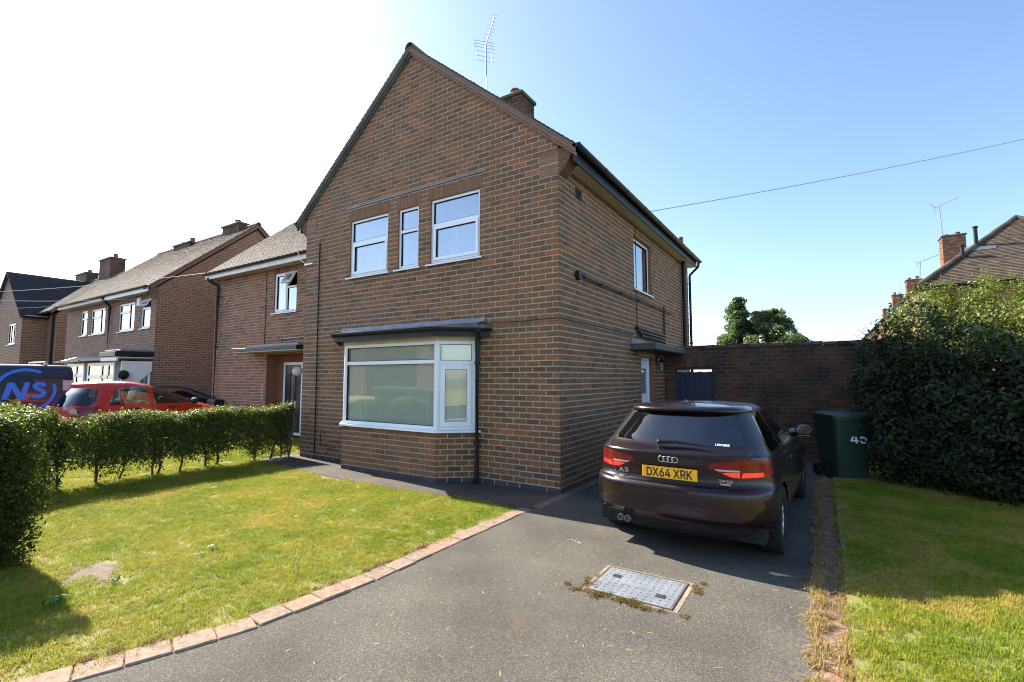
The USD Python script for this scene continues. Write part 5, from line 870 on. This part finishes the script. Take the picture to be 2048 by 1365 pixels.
# -- the van
Vv = dict(rear=[(.25, .05), (.4, .0), (1.0, .0), (1.6, .03), (1.9, .06), (1.95, .10)], front=[(.25, 4.6), (.5, 4.78), (.8, 4.75), (1.0, 4.5), (1.1, 4.2), (1.2, 3.95), (1.6, 3.4), (1.85, 3.1), (1.95, 2.95)], half=[(.25, .88), (.5, .94), (1.0, .95), (1.4, .93), (1.75, .87), (1.88, .82), (1.95, .74)], corner=[(.25, .12), (1.95, .16)], n=4.5, wheels=(.95, 3.9), r=.33, arch=.37, crown=.03, zs=levels(.25, 1.95, 34), nq=24, spokes=6)
vc = sides('door_seam', M_DARK, [(.45, 1.10), (1.95, 1.10), (1.95, 1.115), (.45, 1.115)]) + sides('door_seam', M_DARK, strip((2.05, 1.85), (2.05, .4), .005)) + [('glass_front', M_CARGLASS_D, (0, 2), [(-.78, 1.2), (.78, 1.2), (.7, 1.85), (-.7, 1.85)], lambda c: c[:, 1] > 2.9)] + sides('glass_side', M_CARGLASS_D, [(3.0, 1.2), (3.7, 1.2), (3.3, 1.75), (3.0, 1.8)])
vc += both('tail_lamp', M_LAMP, (0, 2), [(.80, .75), (1.0, .75), (1.0, 1.28), (.80, 1.28)], .3) + both('clear_lamp_strip', M_LAMP_CLR, (0, 2), [(.80, 1.28), (1.0, 1.28), (1.0, 1.55), (.80, 1.55)], .3)
Vv['cuts'] = vc; VX, VY = -14.95, -1.38; van = vehicle('parked_van', 'dark navy van with bright blue NS ring sign, cut off by the left edge', 'van', (VX, VY, 0), math.pi, Vv, M_NAVYP)
for y in (.62, 1.95): obj('roof_bar', MB().tm(rbox((-.72, y-.03, 2.02), (.72, y+.03, 2.06), .01), .5).box((-.70, y-.03, 1.93), (-.64, y+.03, 2.02), .5).box((.64, y-.03, 1.93), (.70, y+.03, 2.02), .5).get(), M_STEEL, van)
hv = pch(Vv['half'])
def on_van(mesh, y, z, lift=.012):
    """letters that read from the van's left flank: x runs to the rear, laid on the curved side"""
    m = mesh.subdivide() if len(mesh.vertices) < 4000 else mesh; q = m.vertices.copy(); Y = y - q[:, 0]; Z = z + q[:, 1]; u = (Y-(2.39))/2.39; X = -(hv(Z)*(1-.035*u**2) + lift*.35 + q[:, 2]); return trimesh.Trimesh(np.c_[X, Y, Z], m.faces, process=False)
def fine(g, h=.002):
    g = g.segmentize(.06) if hasattr(g, 'segmentize') else g; m = trimesh.creation.extrude_polygon(g, h, engine='earcut'); return m.subdivide_to_size(.12)
a = np.linspace(math.radians(60), math.radians(60+318), 60); rg = Polygon([(.59*math.cos(t), .56*math.sin(t)) for t in a] + [((.52+.0*t)*math.cos(t), .49*math.sin(t)) for t in a[::-1]]).buffer(0)
def van_sign(nm, g, m, y=1.02, z=1.30):
    for q in getattr(g, 'geoms', [g]): obj(nm, MB().tm(on_van(fine(q), y, z), .5).get(), m, van)
van_sign('ring_sign', rg, M_BLUEV)
NL = Polygon([(-.44, -.22), (-.34, .20), (-.22, .20), (-.09, -.06), (-.03, .20), (.08, .20), (-.02, -.22), (-.14, -.22), (-.26, .04), (-.32, -.22)])
van_sign('letter_n', NL, M_BLUEV)
cx, cy = .255, 0.0; S1 = [(cx+.10, cy+.10), (cx+.06, cy+.155), (cx-.04, cy+.165), (cx-.09, cy+.11), (cx-.06, cy+.05), (cx+.05, cy-.01), (cx+.09, cy-.07), (cx+.06, cy-.145), (cx-.04, cy-.165), (cx-.14, cy-.15)]
van_sign('letter_s', shapely.LineString(S1).buffer(.048, cap_style='flat'), M_BLUEV)
tt = meshkit.text_mesh('Technology', .065, .002); tt.apply_translation((-tt.bounds.mean(0)[0]-.02, 0, 0)); obj('small_lettering', MB().tm(on_van(tt.subdivide_to_size(.1), 1.02, .90), .5).get(), M_BLUEV, van)
# -- the black car on the far side drive
Bb = dict(A); Bb['cuts'] = [c_ for c_ in cuts if c_[0] in ('glass_rear', 'glass_side', 'tail_lamp', 'pillar_trim')]; Bb['zs'] = levels(.19, 1.385, 24, [1.326, 1.333]); Bb['nq'] = 20
vehicle('parked_hatchback', 'black car glimpsed behind the red hatchback beside the far gable wall', 'car', (-15.9, .15, 0), 0., Bb, M_BLACKP)
# ---------------------------------------------------------------- plants
def leaves(P, D, size, aspect=.5, fold=.35, seed=1, tone=None, droop=0.):
    """two folded triangles pairs per leaf: P centres, D outward directions"""
    r = np.random.default_rng(seed); n = len(P); D = D/(np.linalg.norm(D, axis=1, keepdims=True)+1e-9); a = r.normal(size=(n, 3)); a -= (a*D).sum(1, keepdims=True)*D*.75; a[:, 2] -= droop; a /= np.linalg.norm(a, axis=1, keepdims=True)
    b_ = np.cross(D, a); b_ /= np.linalg.norm(b_, axis=1, keepdims=True)+1e-9; nn = np.cross(a, b_); s = (size*r.uniform(.65, 1.25, n))[:, None]; w = s*aspect*.5
    v = np.stack([P-a*s*.5, P+b_*w+nn*w*fold-a*s*.04, P+a*s*.5, P-b_*w+nn*w*fold-a*s*.04], 1).reshape(-1, 3); f = (np.arange(n)[:, None, None]*4+np.array([[0, 1, 2], [0, 2, 3]])).reshape(-1, 3)
    t = r.random(n) if tone is None else tone; return (v, f, np.repeat(t, 4))
def stem(mb, p, q, r0, r1, seed, bend=.12, n=6):
    r = np.random.default_rng(seed); p, q = V(*p), V(*q); t = np.linspace(0, 1, n)[:, None]; P = p+(q-p)*t+r.normal(0, bend, (1, 3))*np.sin(t*math.pi)*np.linalg.norm(q-p)*.5+r.normal(0, .012, (n, 3))*np.linalg.norm(q-p)**.5; mb.tube(P, np.linspace(r0, r1, n), 6, t=.5); return P
nz = lambda P, s, seed=0: meshkit.fbm(np.asarray(P)*s, 3, seed)
def hedge(name, label, a, b_, w, h, n, leaf, seed, bare=.35, gaps=(), top=.04, m=None, stems=18, group=None):
    """a clipped hedge from a to b: leafy shell, bare stems below"""
    r = np.random.default_rng(seed); t = thing(name, label, 'hedge', group=group); a, b_ = V(*a, 0), V(*b_, 0); L = np.linalg.norm(b_-a); d = (b_-a)/L; x = np.cross(d, V(0, 0, 1)); S = []
    N = int(n*2.6); s = r.random(N)*L; kind = r.random(N); u = np.where(kind < .30, r.uniform(-.5, .5, N), np.where(kind < .65, .5, -.5)*1.); z = np.where(kind < .30, 1., r.random(N)**.75); dep = np.abs(r.normal(0, .10, N)); end = r.random(N) < .06
    P = a+d*s[:, None]; hh = h+top*2*(nz(np.c_[s*2.2, s*0, s*0+seed], 1)-.5)*2+.03*r.normal(size=N); ww = w*(1+.22*(nz(np.c_[s*2.6, z*2.5, u*3+seed], 1)-.5)*2)*(.72+.28*np.clip(z*1.7, 0, 1)); U = u*ww; Z = z*hh
    top_ = kind < .30; Z = np.where(top_, hh-dep*.7, Z); U = np.where(top_, U, U-np.sign(u)*dep); s2 = np.where(end, np.where(r.random(N) < .5, dep*.6, L-dep*.6), s); P = a+d*s2[:, None]+x*U[:, None]+V(0, 0, 1)*Z[:, None]
    cl = nz(P, 5., seed+3); bl_ = bare+.42*np.clip((nz(np.c_[s*1.5, s*0, s*0+4], 1, seed+5)-.42)*4, 0, 1)*(bare > -.2); low = np.clip((Z/h-bl_)/.22, 0, 1); low = np.maximum(low, np.clip((nz(np.c_[s*3.1, s*0, s*0], 1, seed+9)-.42)*4, 0, 1)*np.clip((Z-.04)/.12, 0, 1)); keep = (r.random(N) < low*np.clip((cl-.31)*4.6, .05, 1))
    for g0, g1, zz in gaps: keep &= ~((s2 > g0) & (s2 < g1) & (Z < zz+.12*r.normal(size=N)))
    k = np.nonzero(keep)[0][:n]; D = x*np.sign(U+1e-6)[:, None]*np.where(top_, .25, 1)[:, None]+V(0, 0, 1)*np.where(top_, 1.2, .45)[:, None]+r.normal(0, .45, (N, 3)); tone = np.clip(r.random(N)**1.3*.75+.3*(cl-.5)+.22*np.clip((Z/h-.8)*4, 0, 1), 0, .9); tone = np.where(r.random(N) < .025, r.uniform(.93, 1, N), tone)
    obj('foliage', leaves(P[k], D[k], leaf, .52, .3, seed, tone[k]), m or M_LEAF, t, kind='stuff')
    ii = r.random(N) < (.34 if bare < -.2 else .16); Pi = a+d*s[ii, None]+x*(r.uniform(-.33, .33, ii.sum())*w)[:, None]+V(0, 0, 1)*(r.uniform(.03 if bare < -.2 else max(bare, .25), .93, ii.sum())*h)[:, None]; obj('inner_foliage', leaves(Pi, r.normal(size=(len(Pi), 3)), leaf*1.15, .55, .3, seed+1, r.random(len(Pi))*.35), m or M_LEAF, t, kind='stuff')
    tw = MB()
    for i in range(stems):
        s0 = L*(i+.5+r.uniform(-.35, .35))/stems
        if any(g0+.1 < s0 < g1-.1 and zz > .3 for g0, g1, zz in gaps): continue
        p = a+d*s0+x*r.uniform(-.1, .1)*(.3 if bare < -.2 else 1); mb = MB(); k_ = .25 if bare < -.2 else 1.; q = p+V(0, 0, h*.72)+d*r.uniform(-.15, .15)+x*r.uniform(-.12, .12)*k_; P_ = stem(mb, p-V(0, 0, .03), q, r.uniform(.014, .026), .008, seed*50+i, .08)
        for j in range(7): k0 = P_[1+j % 4]; stem(tw, k0, k0+d*r.uniform(-.28, .28)+x*r.uniform(-.24, .24)*k_+V(0, 0, r.uniform(.15, .5)), .007, .003, seed*70+i*9+j, .1, 4)
        obj('stem', mb.get(), M_BARK, t, smooth=60)
    if stems: obj('twigs', tw.get(), M_BARK, t, kind='stuff')
    return t
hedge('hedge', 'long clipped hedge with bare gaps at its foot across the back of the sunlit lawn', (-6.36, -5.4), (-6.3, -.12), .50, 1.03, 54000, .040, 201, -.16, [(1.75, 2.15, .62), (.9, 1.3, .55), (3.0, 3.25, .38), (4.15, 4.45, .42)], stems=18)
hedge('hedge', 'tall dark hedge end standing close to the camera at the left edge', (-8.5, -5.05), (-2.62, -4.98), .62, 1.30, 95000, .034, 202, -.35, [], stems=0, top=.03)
hedge('hedge', 'hedge across the road, seen only as a reflection in the bay window', (-16, -17.2), (2, -17.0), .9, 1.5, 9000, .16, 203, .0, [], stems=0) if False else None
def bush(name, label, cat, blobs, n, leaf, seed, m, aspect=.62, berries=0, stems=((0, 0),), droop=.5, tone_hi=1.):
    """blobs: (centre, radii); leaves lie in the outer part of each blob, in clumps with gaps"""
    r = np.random.default_rng(seed); t = thing(name, label, cat); w = np.array([b_[1][0]*b_[1][1]+b_[1][2]*b_[1][0] for b_ in blobs]); Ps, Ds = [], []
    for (c_, R), q in zip(blobs, w/w.sum()):
        k = int(n*q*1.9); D = r.normal(size=(k, 3)); D /= np.linalg.norm(D, axis=1, keepdims=True); rad = 1-np.abs(r.normal(0, .16, k)); rad *= 1+.55*(nz(D*2.6+np.array(c_), 1., seed)-.5)*2; Ps.append(V(*c_)+D*rad[:, None]*V(*R)); Ds.append(D/V(*R))
    P, D = np.vstack(Ps), np.vstack(Ds); cl = nz(P, 3.4, seed+2); keep = (P[:, 2] > .03+.06*r.random(len(P))) & (r.random(len(P)) < np.clip((cl-.30)*4.5, .10, 1)); P, D, cl = P[keep], D[keep], cl[keep]; k = r.permutation(len(P))[:n]; P, D, cl = P[k], D[k], cl[k]; D = D/np.linalg.norm(D, axis=1, keepdims=True)+V(0, 0, .55)+r.normal(0, .45, P.shape)
    obj('foliage', leaves(P, D, leaf, aspect, .25, seed, np.clip(r.random(len(P))*.8+.5*(cl-.5), 0, .9*tone_hi), droop), m, t, kind='stuff'); c0 = np.mean([b_[0] for b_ in blobs], 0); tw = MB()
    for i, (sx, sy) in enumerate(stems):
        mb = MB(); p = V(sx, sy, -.02); ce, R = blobs[i % len(blobs)]; P_ = stem(mb, p, V(*ce)+V(0, 0, .3*R[2]), .035, .012, seed*31+i, .1); obj('stem', mb.get(), M_BARK, t, smooth=60)
        for j in range(16): cc, RR = blobs[(i+j) % len(blobs)]; e = r.normal(size=3); e /= np.linalg.norm(e); e[2] = abs(e[2])*.8; stem(tw, P_[2+j % 4], V(*cc)+e*V(*RR)*1.04, .010, .003, seed*77+i*20+j, .06, 5)
    obj('twigs', tw.get(), M_BARK, t, kind='stuff')
    if berries:
        k = r.permutation(len(P))[:berries]; mb = MB(); s = trimesh.creation.icosphere(1, .012)
        for p in P[k]: mb.add(s.vertices+p+r.normal(0, .02, 3), s.faces, .98)
        obj('berries', mb.get(), flat('red_berry', (.40, .05, .02), .3), t, kind='stuff')
    return t
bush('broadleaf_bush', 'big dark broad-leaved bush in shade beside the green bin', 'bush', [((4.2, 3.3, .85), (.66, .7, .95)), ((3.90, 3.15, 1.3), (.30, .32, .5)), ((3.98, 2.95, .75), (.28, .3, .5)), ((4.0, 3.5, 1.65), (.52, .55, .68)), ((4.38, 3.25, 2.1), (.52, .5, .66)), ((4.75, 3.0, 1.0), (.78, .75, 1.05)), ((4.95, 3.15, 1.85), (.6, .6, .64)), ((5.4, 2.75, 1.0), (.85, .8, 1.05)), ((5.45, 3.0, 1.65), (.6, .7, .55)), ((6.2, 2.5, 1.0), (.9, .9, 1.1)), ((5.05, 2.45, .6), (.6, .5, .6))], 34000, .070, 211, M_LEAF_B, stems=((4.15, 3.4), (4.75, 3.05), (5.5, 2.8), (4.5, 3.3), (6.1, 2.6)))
bush('berry_shrub', 'yellow-green sunlit shrub with red berries above and behind the dark bush', 'shrub', [((4.75, 4.8, 2.5), (.58, .5, .74)), ((5.15, 4.7, 2.45), (.6, .5, .66)), ((5.55, 4.6, 2.4), (.76, .7, .72)), ((6.4, 4.4, 2.45), (.85, .8, .72)), ((5.4, 4.5, 1.7), (.95, .7, 1.0)), ((4.82, 4.85, 2.9), (.16, .16, .28)), ((5.45, 4.75, 3.02), (.22, .2, .34)), ((6.0, 4.6, 2.95), (.22, .2, .34)), ((6.6, 4.3, 1.6), (1.0, .8, 1.2)), ((4.5, 4.8, 2.55), (.42, .35, .5))], 46000, .052, 212, M_LEAF_Y, .5, 260, stems=((5.1, 5.0), (5.8, 4.85), (6.5, 4.7)))
def sprig(label, x, y, z, n, h, spread, seed, m, leaf=.06):
    r = np.random.default_rng(seed); t = thing('leafy_sprig', label, 'plant'); mb = MB(); Ps = []
    for i in range(n): q = V(x, y, z)+V(r.normal(0, spread), r.normal(0, spread), h*r.uniform(.6, 1)); P_ = stem(mb, (x, y, z), q, .006, .002, seed*9+i, .08, 7); Ps.append(np.repeat(P_[2:], 2, 0)+r.normal(0, .025, (10, 3)))
    P = np.vstack(Ps); obj('stems', mb.get(), M_BARK, t, kind='stuff'); obj('foliage', leaves(P, r.normal(size=P.shape)+V(0, 0, .7), leaf, .5, .3, seed), m, t, kind='stuff')
sprig('thin bare-looking twigs sticking out of the dark bush against the sky', 3.95, 3.5, 2.05, 9, .42, .28, 221, M_LEAF_B, .035)
sprig('ivy shoot climbing the left corner of the gabled house at the hedge end', -6.05, -.22, .02, 7, 1.15, .045, 222, M_LEAF, .05)
# grassy plant in a tub by the side door
tp = thing('tub_plant', 'spiky green plant in a tub by the side door behind the dark car', 'plant', (.42, 3.35, 0)); obj('tub', MB().tm(trimesh.creation.revolve(np.array([(0, 0), (.15, 0), (.19, .30), (.20, .30), (.20, .33), (.17, .33), (.15, .28), (0, .28)]), sections=24), .5).get(), M_TERRA, tp, smooth=35)
r_ = np.random.default_rng(5); mb = MB()
for i in range(260):
    a = r_.uniform(0, 6.28); l = r_.uniform(.45, .85); o = r_.uniform(.12, .42); t_ = np.linspace(0, 1, 5)[:, None]; P = V(.1*math.cos(a)*r_.random(), .1*math.sin(a)*r_.random(), .28)+t_*V(0, 0, l)+t_**2*V(o*math.cos(a), o*math.sin(a), -.25*o); sd = V(-math.sin(a), math.cos(a), 0); w = (.006*(1-t_**2)+.0008); v = np.vstack([P-sd*w, P+sd*w]); mb.add(v, [[k, k+1, 6+k, 5+k] for k in range(4)], r_.random())
obj('foliage', mb.get(), M_LEAF, tp, kind='stuff')
def tree(label, x, y, h, R, z0, n, leaf, seed, conic=0., m=None):
    r = np.random.default_rng(seed); t = thing('tree', label, 'tree', (x, y, 0)); mb = MB(); P_ = stem(mb, (0, 0, -.2), (0, 0, h*.86), .38, .05, seed, .03, 9); obj('trunk', mb.get(), M_BARK, t, smooth=60); lb = MB(); Ps = []; nb_ = 84
    for i in range(nb_):
        z = z0+(h-z0)*(i+.5)/nb_; f = (z-z0)/(h-z0); rad = R*((1-f)**.75*(1-conic*.15) if conic else math.sqrt(max(.05, 1-(2*f-.9)**2*.9))); a = i*2.4+r.uniform(-.5, .5); rr = rad*r.uniform(.45, 1.12); e = V(rr*math.cos(a), rr*math.sin(a), z+r.uniform(-.2, .5)); stem(lb, (0, 0, min(z*.9, h*.84)), e, .07, .015, seed*60+i, .05, 5); k = int(n/nb_); s = R*(.20 if conic else .25)*r.uniform(.55, 1.35); D = r.normal(size=(k, 3)); D /= np.linalg.norm(D, axis=1, keepdims=True); Ps.append(e+D*(s*(1-np.abs(r.normal(0, .3, k))))[:, None]*V(1, 1, .75))
    P = np.vstack(Ps); cl = nz(P, 1.2, seed); k = r.random(len(P)) < np.clip((cl-.3)*5, .1, 1); P, cl = P[k], cl[k]; obj('limbs', lb.get(), M_BARK, t); obj('crown', leaves(P, P-V(0, 0, h*.5)+r.normal(0, 2, P.shape), leaf, .7, .2, seed, np.clip(r.random(len(P))*.7+.6*(cl-.5), 0, 1)), m or M_LEAF_T, t, kind='stuff')
tree('dark pointed evergreen tree beyond the garden wall', -3.5, 45, 8.9, 2.9, 1.0, 46000, .22, 231, 1.)
tree('rounder pale green tree to the right of the pointed evergreen', -1.15, 46, 7.6, 3.1, .8, 42000, .23, 236)
tree('dark side growth left of the pointed evergreen', -4.6, 47, 7.2, 1.3, 2.0, 6000, .24, 233, 1.) if False else None
# ---------------------------------------------------------------- grass
def tuft(path, n, R, h, m, seed, w=.0026, lean=.55):
    r = np.random.default_rng(seed); x, y = r.uniform(-R, R, n), r.uniform(-R, R, n); a, l, o = r.uniform(0, 6.28, n), h*r.uniform(.45, 1.25, n), np.abs(r.normal(0, lean, n)); b_ = np.c_[x, y, np.zeros(n)]; dr = np.c_[np.cos(a), np.sin(a), np.zeros(n)]; sd = np.c_[-np.sin(a), np.cos(a), np.zeros(n)]*w
    mid = b_+dr*(l*o*.35)[:, None]+V(0, 0, 1)*(l*.6)[:, None]; tip = b_+dr*(l*o)[:, None]+V(0, 0, 1)*(l*np.maximum(.25, 1-.45*o))[:, None]; v = np.stack([b_-sd, b_+sd, mid+sd*.8, mid-sd*.8, tip], 1).reshape(-1, 3); f = (np.arange(n)[:, None, None]*5+np.array([[0, 1, 2], [0, 2, 3], [3, 2, 4]])).reshape(-1, 3)
    g = usdkit.mesh(stage, path, (v, f), m); UsdGeom.PrimvarsAPI(g).CreatePrimvar('tone', Sdf.ValueTypeNames.FloatArray, 'vertex').Set(Vt.FloatArray.FromNumpy(np.repeat(r.random(n), 5).astype(np.float32))); return path
def scatter(name, label, P, protos, seed, scale=(.8, 1.2), cat='grass'):
    r = np.random.default_rng(seed); pi = UsdGeom.PointInstancer.Define(stage, numbered('/World/'+name)); base = pth(pi); paths = [mk(f'{base}/blades_{i:03d}') for i, mk in enumerate(protos)]; n = len(P)
    pi.CreatePrototypesRel().SetTargets([Sdf.Path(p) for p in paths]); pi.CreateProtoIndicesAttr(Vt.IntArray.FromNumpy(r.integers(0, len(paths), n).astype(np.int32))); pi.CreatePositionsAttr(Vt.Vec3fArray.FromNumpy(np.asarray(P, np.float32)))
    a = r.uniform(0, 2*math.pi, n); pi.CreateOrientationsAttr(Vt.QuathArray([Gf.Quath(float(math.cos(t/2)), 0, 0, float(math.sin(t/2))) for t in a])); s = r.uniform(*scale, n); pi.CreateScalesAttr(Vt.Vec3fArray.FromNumpy(np.c_[np.ones(n), np.ones(n), s].astype(np.float32))); return tag(pi, label, cat, kind='stuff')
def fill(poly, step, z, seed, jit=.5, drop=None):
    r = np.random.default_rng(seed); x0, y0, x1, y1 = poly.bounds; X, Y = np.meshgrid(np.arange(x0, x1, step), np.arange(y0, y1, step)); P = np.c_[X.ravel(), Y.ravel()]+r.uniform(-jit*step, jit*step, (X.size, 2)); k = shapely.contains_xy(poly, P[:, 0], P[:, 1]); P = P[k]
    if drop is not None: P = P[r.random(len(P)) > drop(P)]
    return np.c_[P, np.full(len(P), z)]
LAWN = Polygon([(-6.55, -6.2), (-.85, -6.2), (-.62, -5.6), (-.42, -5.25), (-.26, -4.9), (-.20, -4.2), (-.15, -3.4), (-.16, -1.08), (-.30, -.98), (-.9, -.95), (-1.64, -1.0), (-2.4, -1.05), (-3.7, -1.02), (-4.43, -.94), (-6.0, -.78), (-6.5, -.7)])
soil = lambda P: np.clip(1.25-np.hypot((P[:, 0]+2.06)/.42, (P[:, 1]+4.55)/.22), 0, 1)*1.2
scatter('front_lawn_grass', 'short sunlit yellow-green grass of the front lawn', fill(LAWN, .13, .0, 301, drop=soil), [lambda p, s=s: tuft(p, 300, .10, .027, M_GRASS, s, .0019) for s in (1, 2, 3, 4)], 311)
scatter('neighbour_lawn_grass', 'bright grass of the neighbouring lawn seen through the hedge', fill(sbox(-9.2, -5.3, -6.55, 1.6), .17, 0., 302), [lambda p, s=s: tuft(p, 150, .12, .034, M_GRASS, s, .004) for s in (5, 6)], 312)
RL = Polygon([(3.27, -7), (8.6, -7), (8.6, 2.4), (5, 2.7), (3.9, 3.0), (3.25, 3.1)])
RL_Z = .05
sheet('right_lawn_bank', [(3.225, -7.2), (12, -7.2), (12, 12), (3.2, 12)], RL_Z, M_TURF)
scatter('right_lawn_grass', 'coarse dry grass of the lawn to the right of the drive', fill(RL, .13, RL_Z, 303), [lambda p, s=s: tuft(p, 260, .10, .036, M_GRASS_R, s, .0021) for s in (7, 8, 9)], 313)
# dry tufts along both edgings and round the cover
r_ = np.random.default_rng(9); P = []
for i in range(420): y = r_.uniform(-6.2, -.3); P.append((r_.choice([3.05, 3.21, 3.22], p=[.5, .3, .2])+r_.normal(0, .022)+.05*max(0, -y-3)*r_.normal(0, .3), y, .004))
for i in range(160): y = r_.uniform(-.3, 3.); P.append((r_.choice([3.03, 3.20])+r_.normal(0, .03), y, .004))
scatter('dry_verge_grass', 'straw-coloured dead grass spilling over the right edging of the drive', np.array(P), [lambda p, s=s: tuft(p, 42, .038, .055, M_DRY, s, .0022, 1.1) for s in (21, 22, 23)], 314, (.6, 1.4))
P = []
for i in range(75):
    y = r_.uniform(-5.1, -.85); c_ = meshkit.noise(np.array([[y*3.1, 0, 0]]))[0]
    if c_ > .42: P.append((np.interp(y, [-5, -4.3, -3.4], [-.47, -.22, -.135])+r_.normal(0, .012), y, .004))
scatter('edging_dead_grass', 'brown dead grass clippings along the orange edging', np.array(P), [lambda p, s=s: tuft(p, 34, .03, .034, leafm('dead_grass', [(0, (.10, .055, .03)), (1, (.30, .19, .09))], .25, .8, .2) if s == 24 else '/World/Looks/dead_grass', s, .002, 1.3) for s in (24, 25)], 315, (.6, 1.3))
P = [(1.86+r_.normal(-.05, .17), -2.66+abs(r_.normal(0, .03))-.05*r_.random(), .005) for i in range(34)]+[(1.50+r_.normal(0, .025), -2.50+r_.normal(0, .10), .005) for i in range(9)]+[(2.26+r_.normal(0, .02), -2.18+r_.normal(0, .06), .005) for i in range(7)]
scatter('cover_weeds', 'brown moss and dead weeds along the near side of the inspection cover', np.array(P), [lambda p, s=s: tuft(p, 40, .026, .022, leafm('moss_weed', [(0, (.07, .05, .02)), (.6, (.17, .12, .035)), (1, (.30, .20, .08))], .2, .9, .1) if s == 26 else '/World/Looks/moss_weed', s, .0022, 1.2) for s in (26, 27)], 316, (.5, 1.2))
def litter(name, label, region, n, seed, sizes=(.006, .03), m=None):
    r = np.random.default_rng(seed); mb = MB()
    for i in range(n):
        x, y = r.uniform(region[0], region[2]), r.uniform(region[1], region[3]); a = r.uniform(0, 3.14); L, w = r.uniform(*sizes), r.uniform(.0012, .0035); d, s = V(math.cos(a), math.sin(a), 0)*L, V(-math.sin(a), math.cos(a), 0)*w; c_ = V(x, y, .0062); k = r.uniform(0, .003)
        mb.add([c_-d-s, c_-d+s, c_+s*1.2+V(0, 0, k), c_-s*1.2+V(0, 0, k), c_+d+s*.5, c_+d-s*.5], [[0, 3, 2, 1], [3, 5, 4, 2]], r.random())
    tag(obj(name, mb.get(), m or M_DRY), label, 'litter', kind='stuff')
litter('straw_litter', 'scattered straw and twigs on the drive', (.1, -5.2, 3.0, -1.8), 170, 401); litter('leaf_litter', 'small dead leaves on the drive', (.1, -5.2, 3.0, -1.8), 60, 402, (.004, .010), M_BARK)
r2 = np.random.default_rng(31); mb = MB(); P = np.cumsum(np.r_[[V(.93, -1.69, .008)], np.c_[r2.normal(.013, .012, 10), r2.normal(-.004, .016, 10), np.zeros(10)]], 0); mb.tube(P, .0022, 5, t=.5); tag(obj('white_string', mb.get(), M_UPVC), 'short curl of white string lying on the drive left of the dark car', 'string')
sp = [(-2.06+.36*math.cos(a)*(1+.15*math.sin(3*a)), -4.55+.17*math.sin(a)*(1+.2*math.cos(4*a)), .012) for a in np.linspace(0, 6.28, 25)[:-1]]; sheet('bare_soil_patch', [p[:2] for p in sp], .004, M_SOIL)
def rosette(label, x, y, s, n, seed, z=0.): r = np.random.default_rng(seed); a = np.arange(n)*2.4; P = np.c_[x+s*.5*np.cos(a), y+s*.5*np.sin(a), z+.035+.02*r.random(n)]; t = thing('weed', label, 'weed'); v, f, tn = leaves(P, np.c_[.2*np.cos(a), .2*np.sin(a), np.ones(n)], s, .35, .3, seed); obj('leaf_rosette', (v, f, tn*.3+.5), leafm('weed_leaf', [(0, (.03, .10, .015)), (1, (.08, .20, .03))]) if seed == 1 else '/World/Looks/weed_leaf', t)
rosette('green broad-leaved weed in the middle of the front lawn', -1.78, -3.72, .055, 12, 1); rosette('smaller green weed beside the middle weed in the lawn', -1.70, -3.88, .045, 10, 2); rosette('green weed at the tip of the bare soil patch', -1.62, -4.52, .055, 13, 3); rosette('dark weed clump near the hedge end at bottom left', -1.55, -4.92, .09, 14, 4)
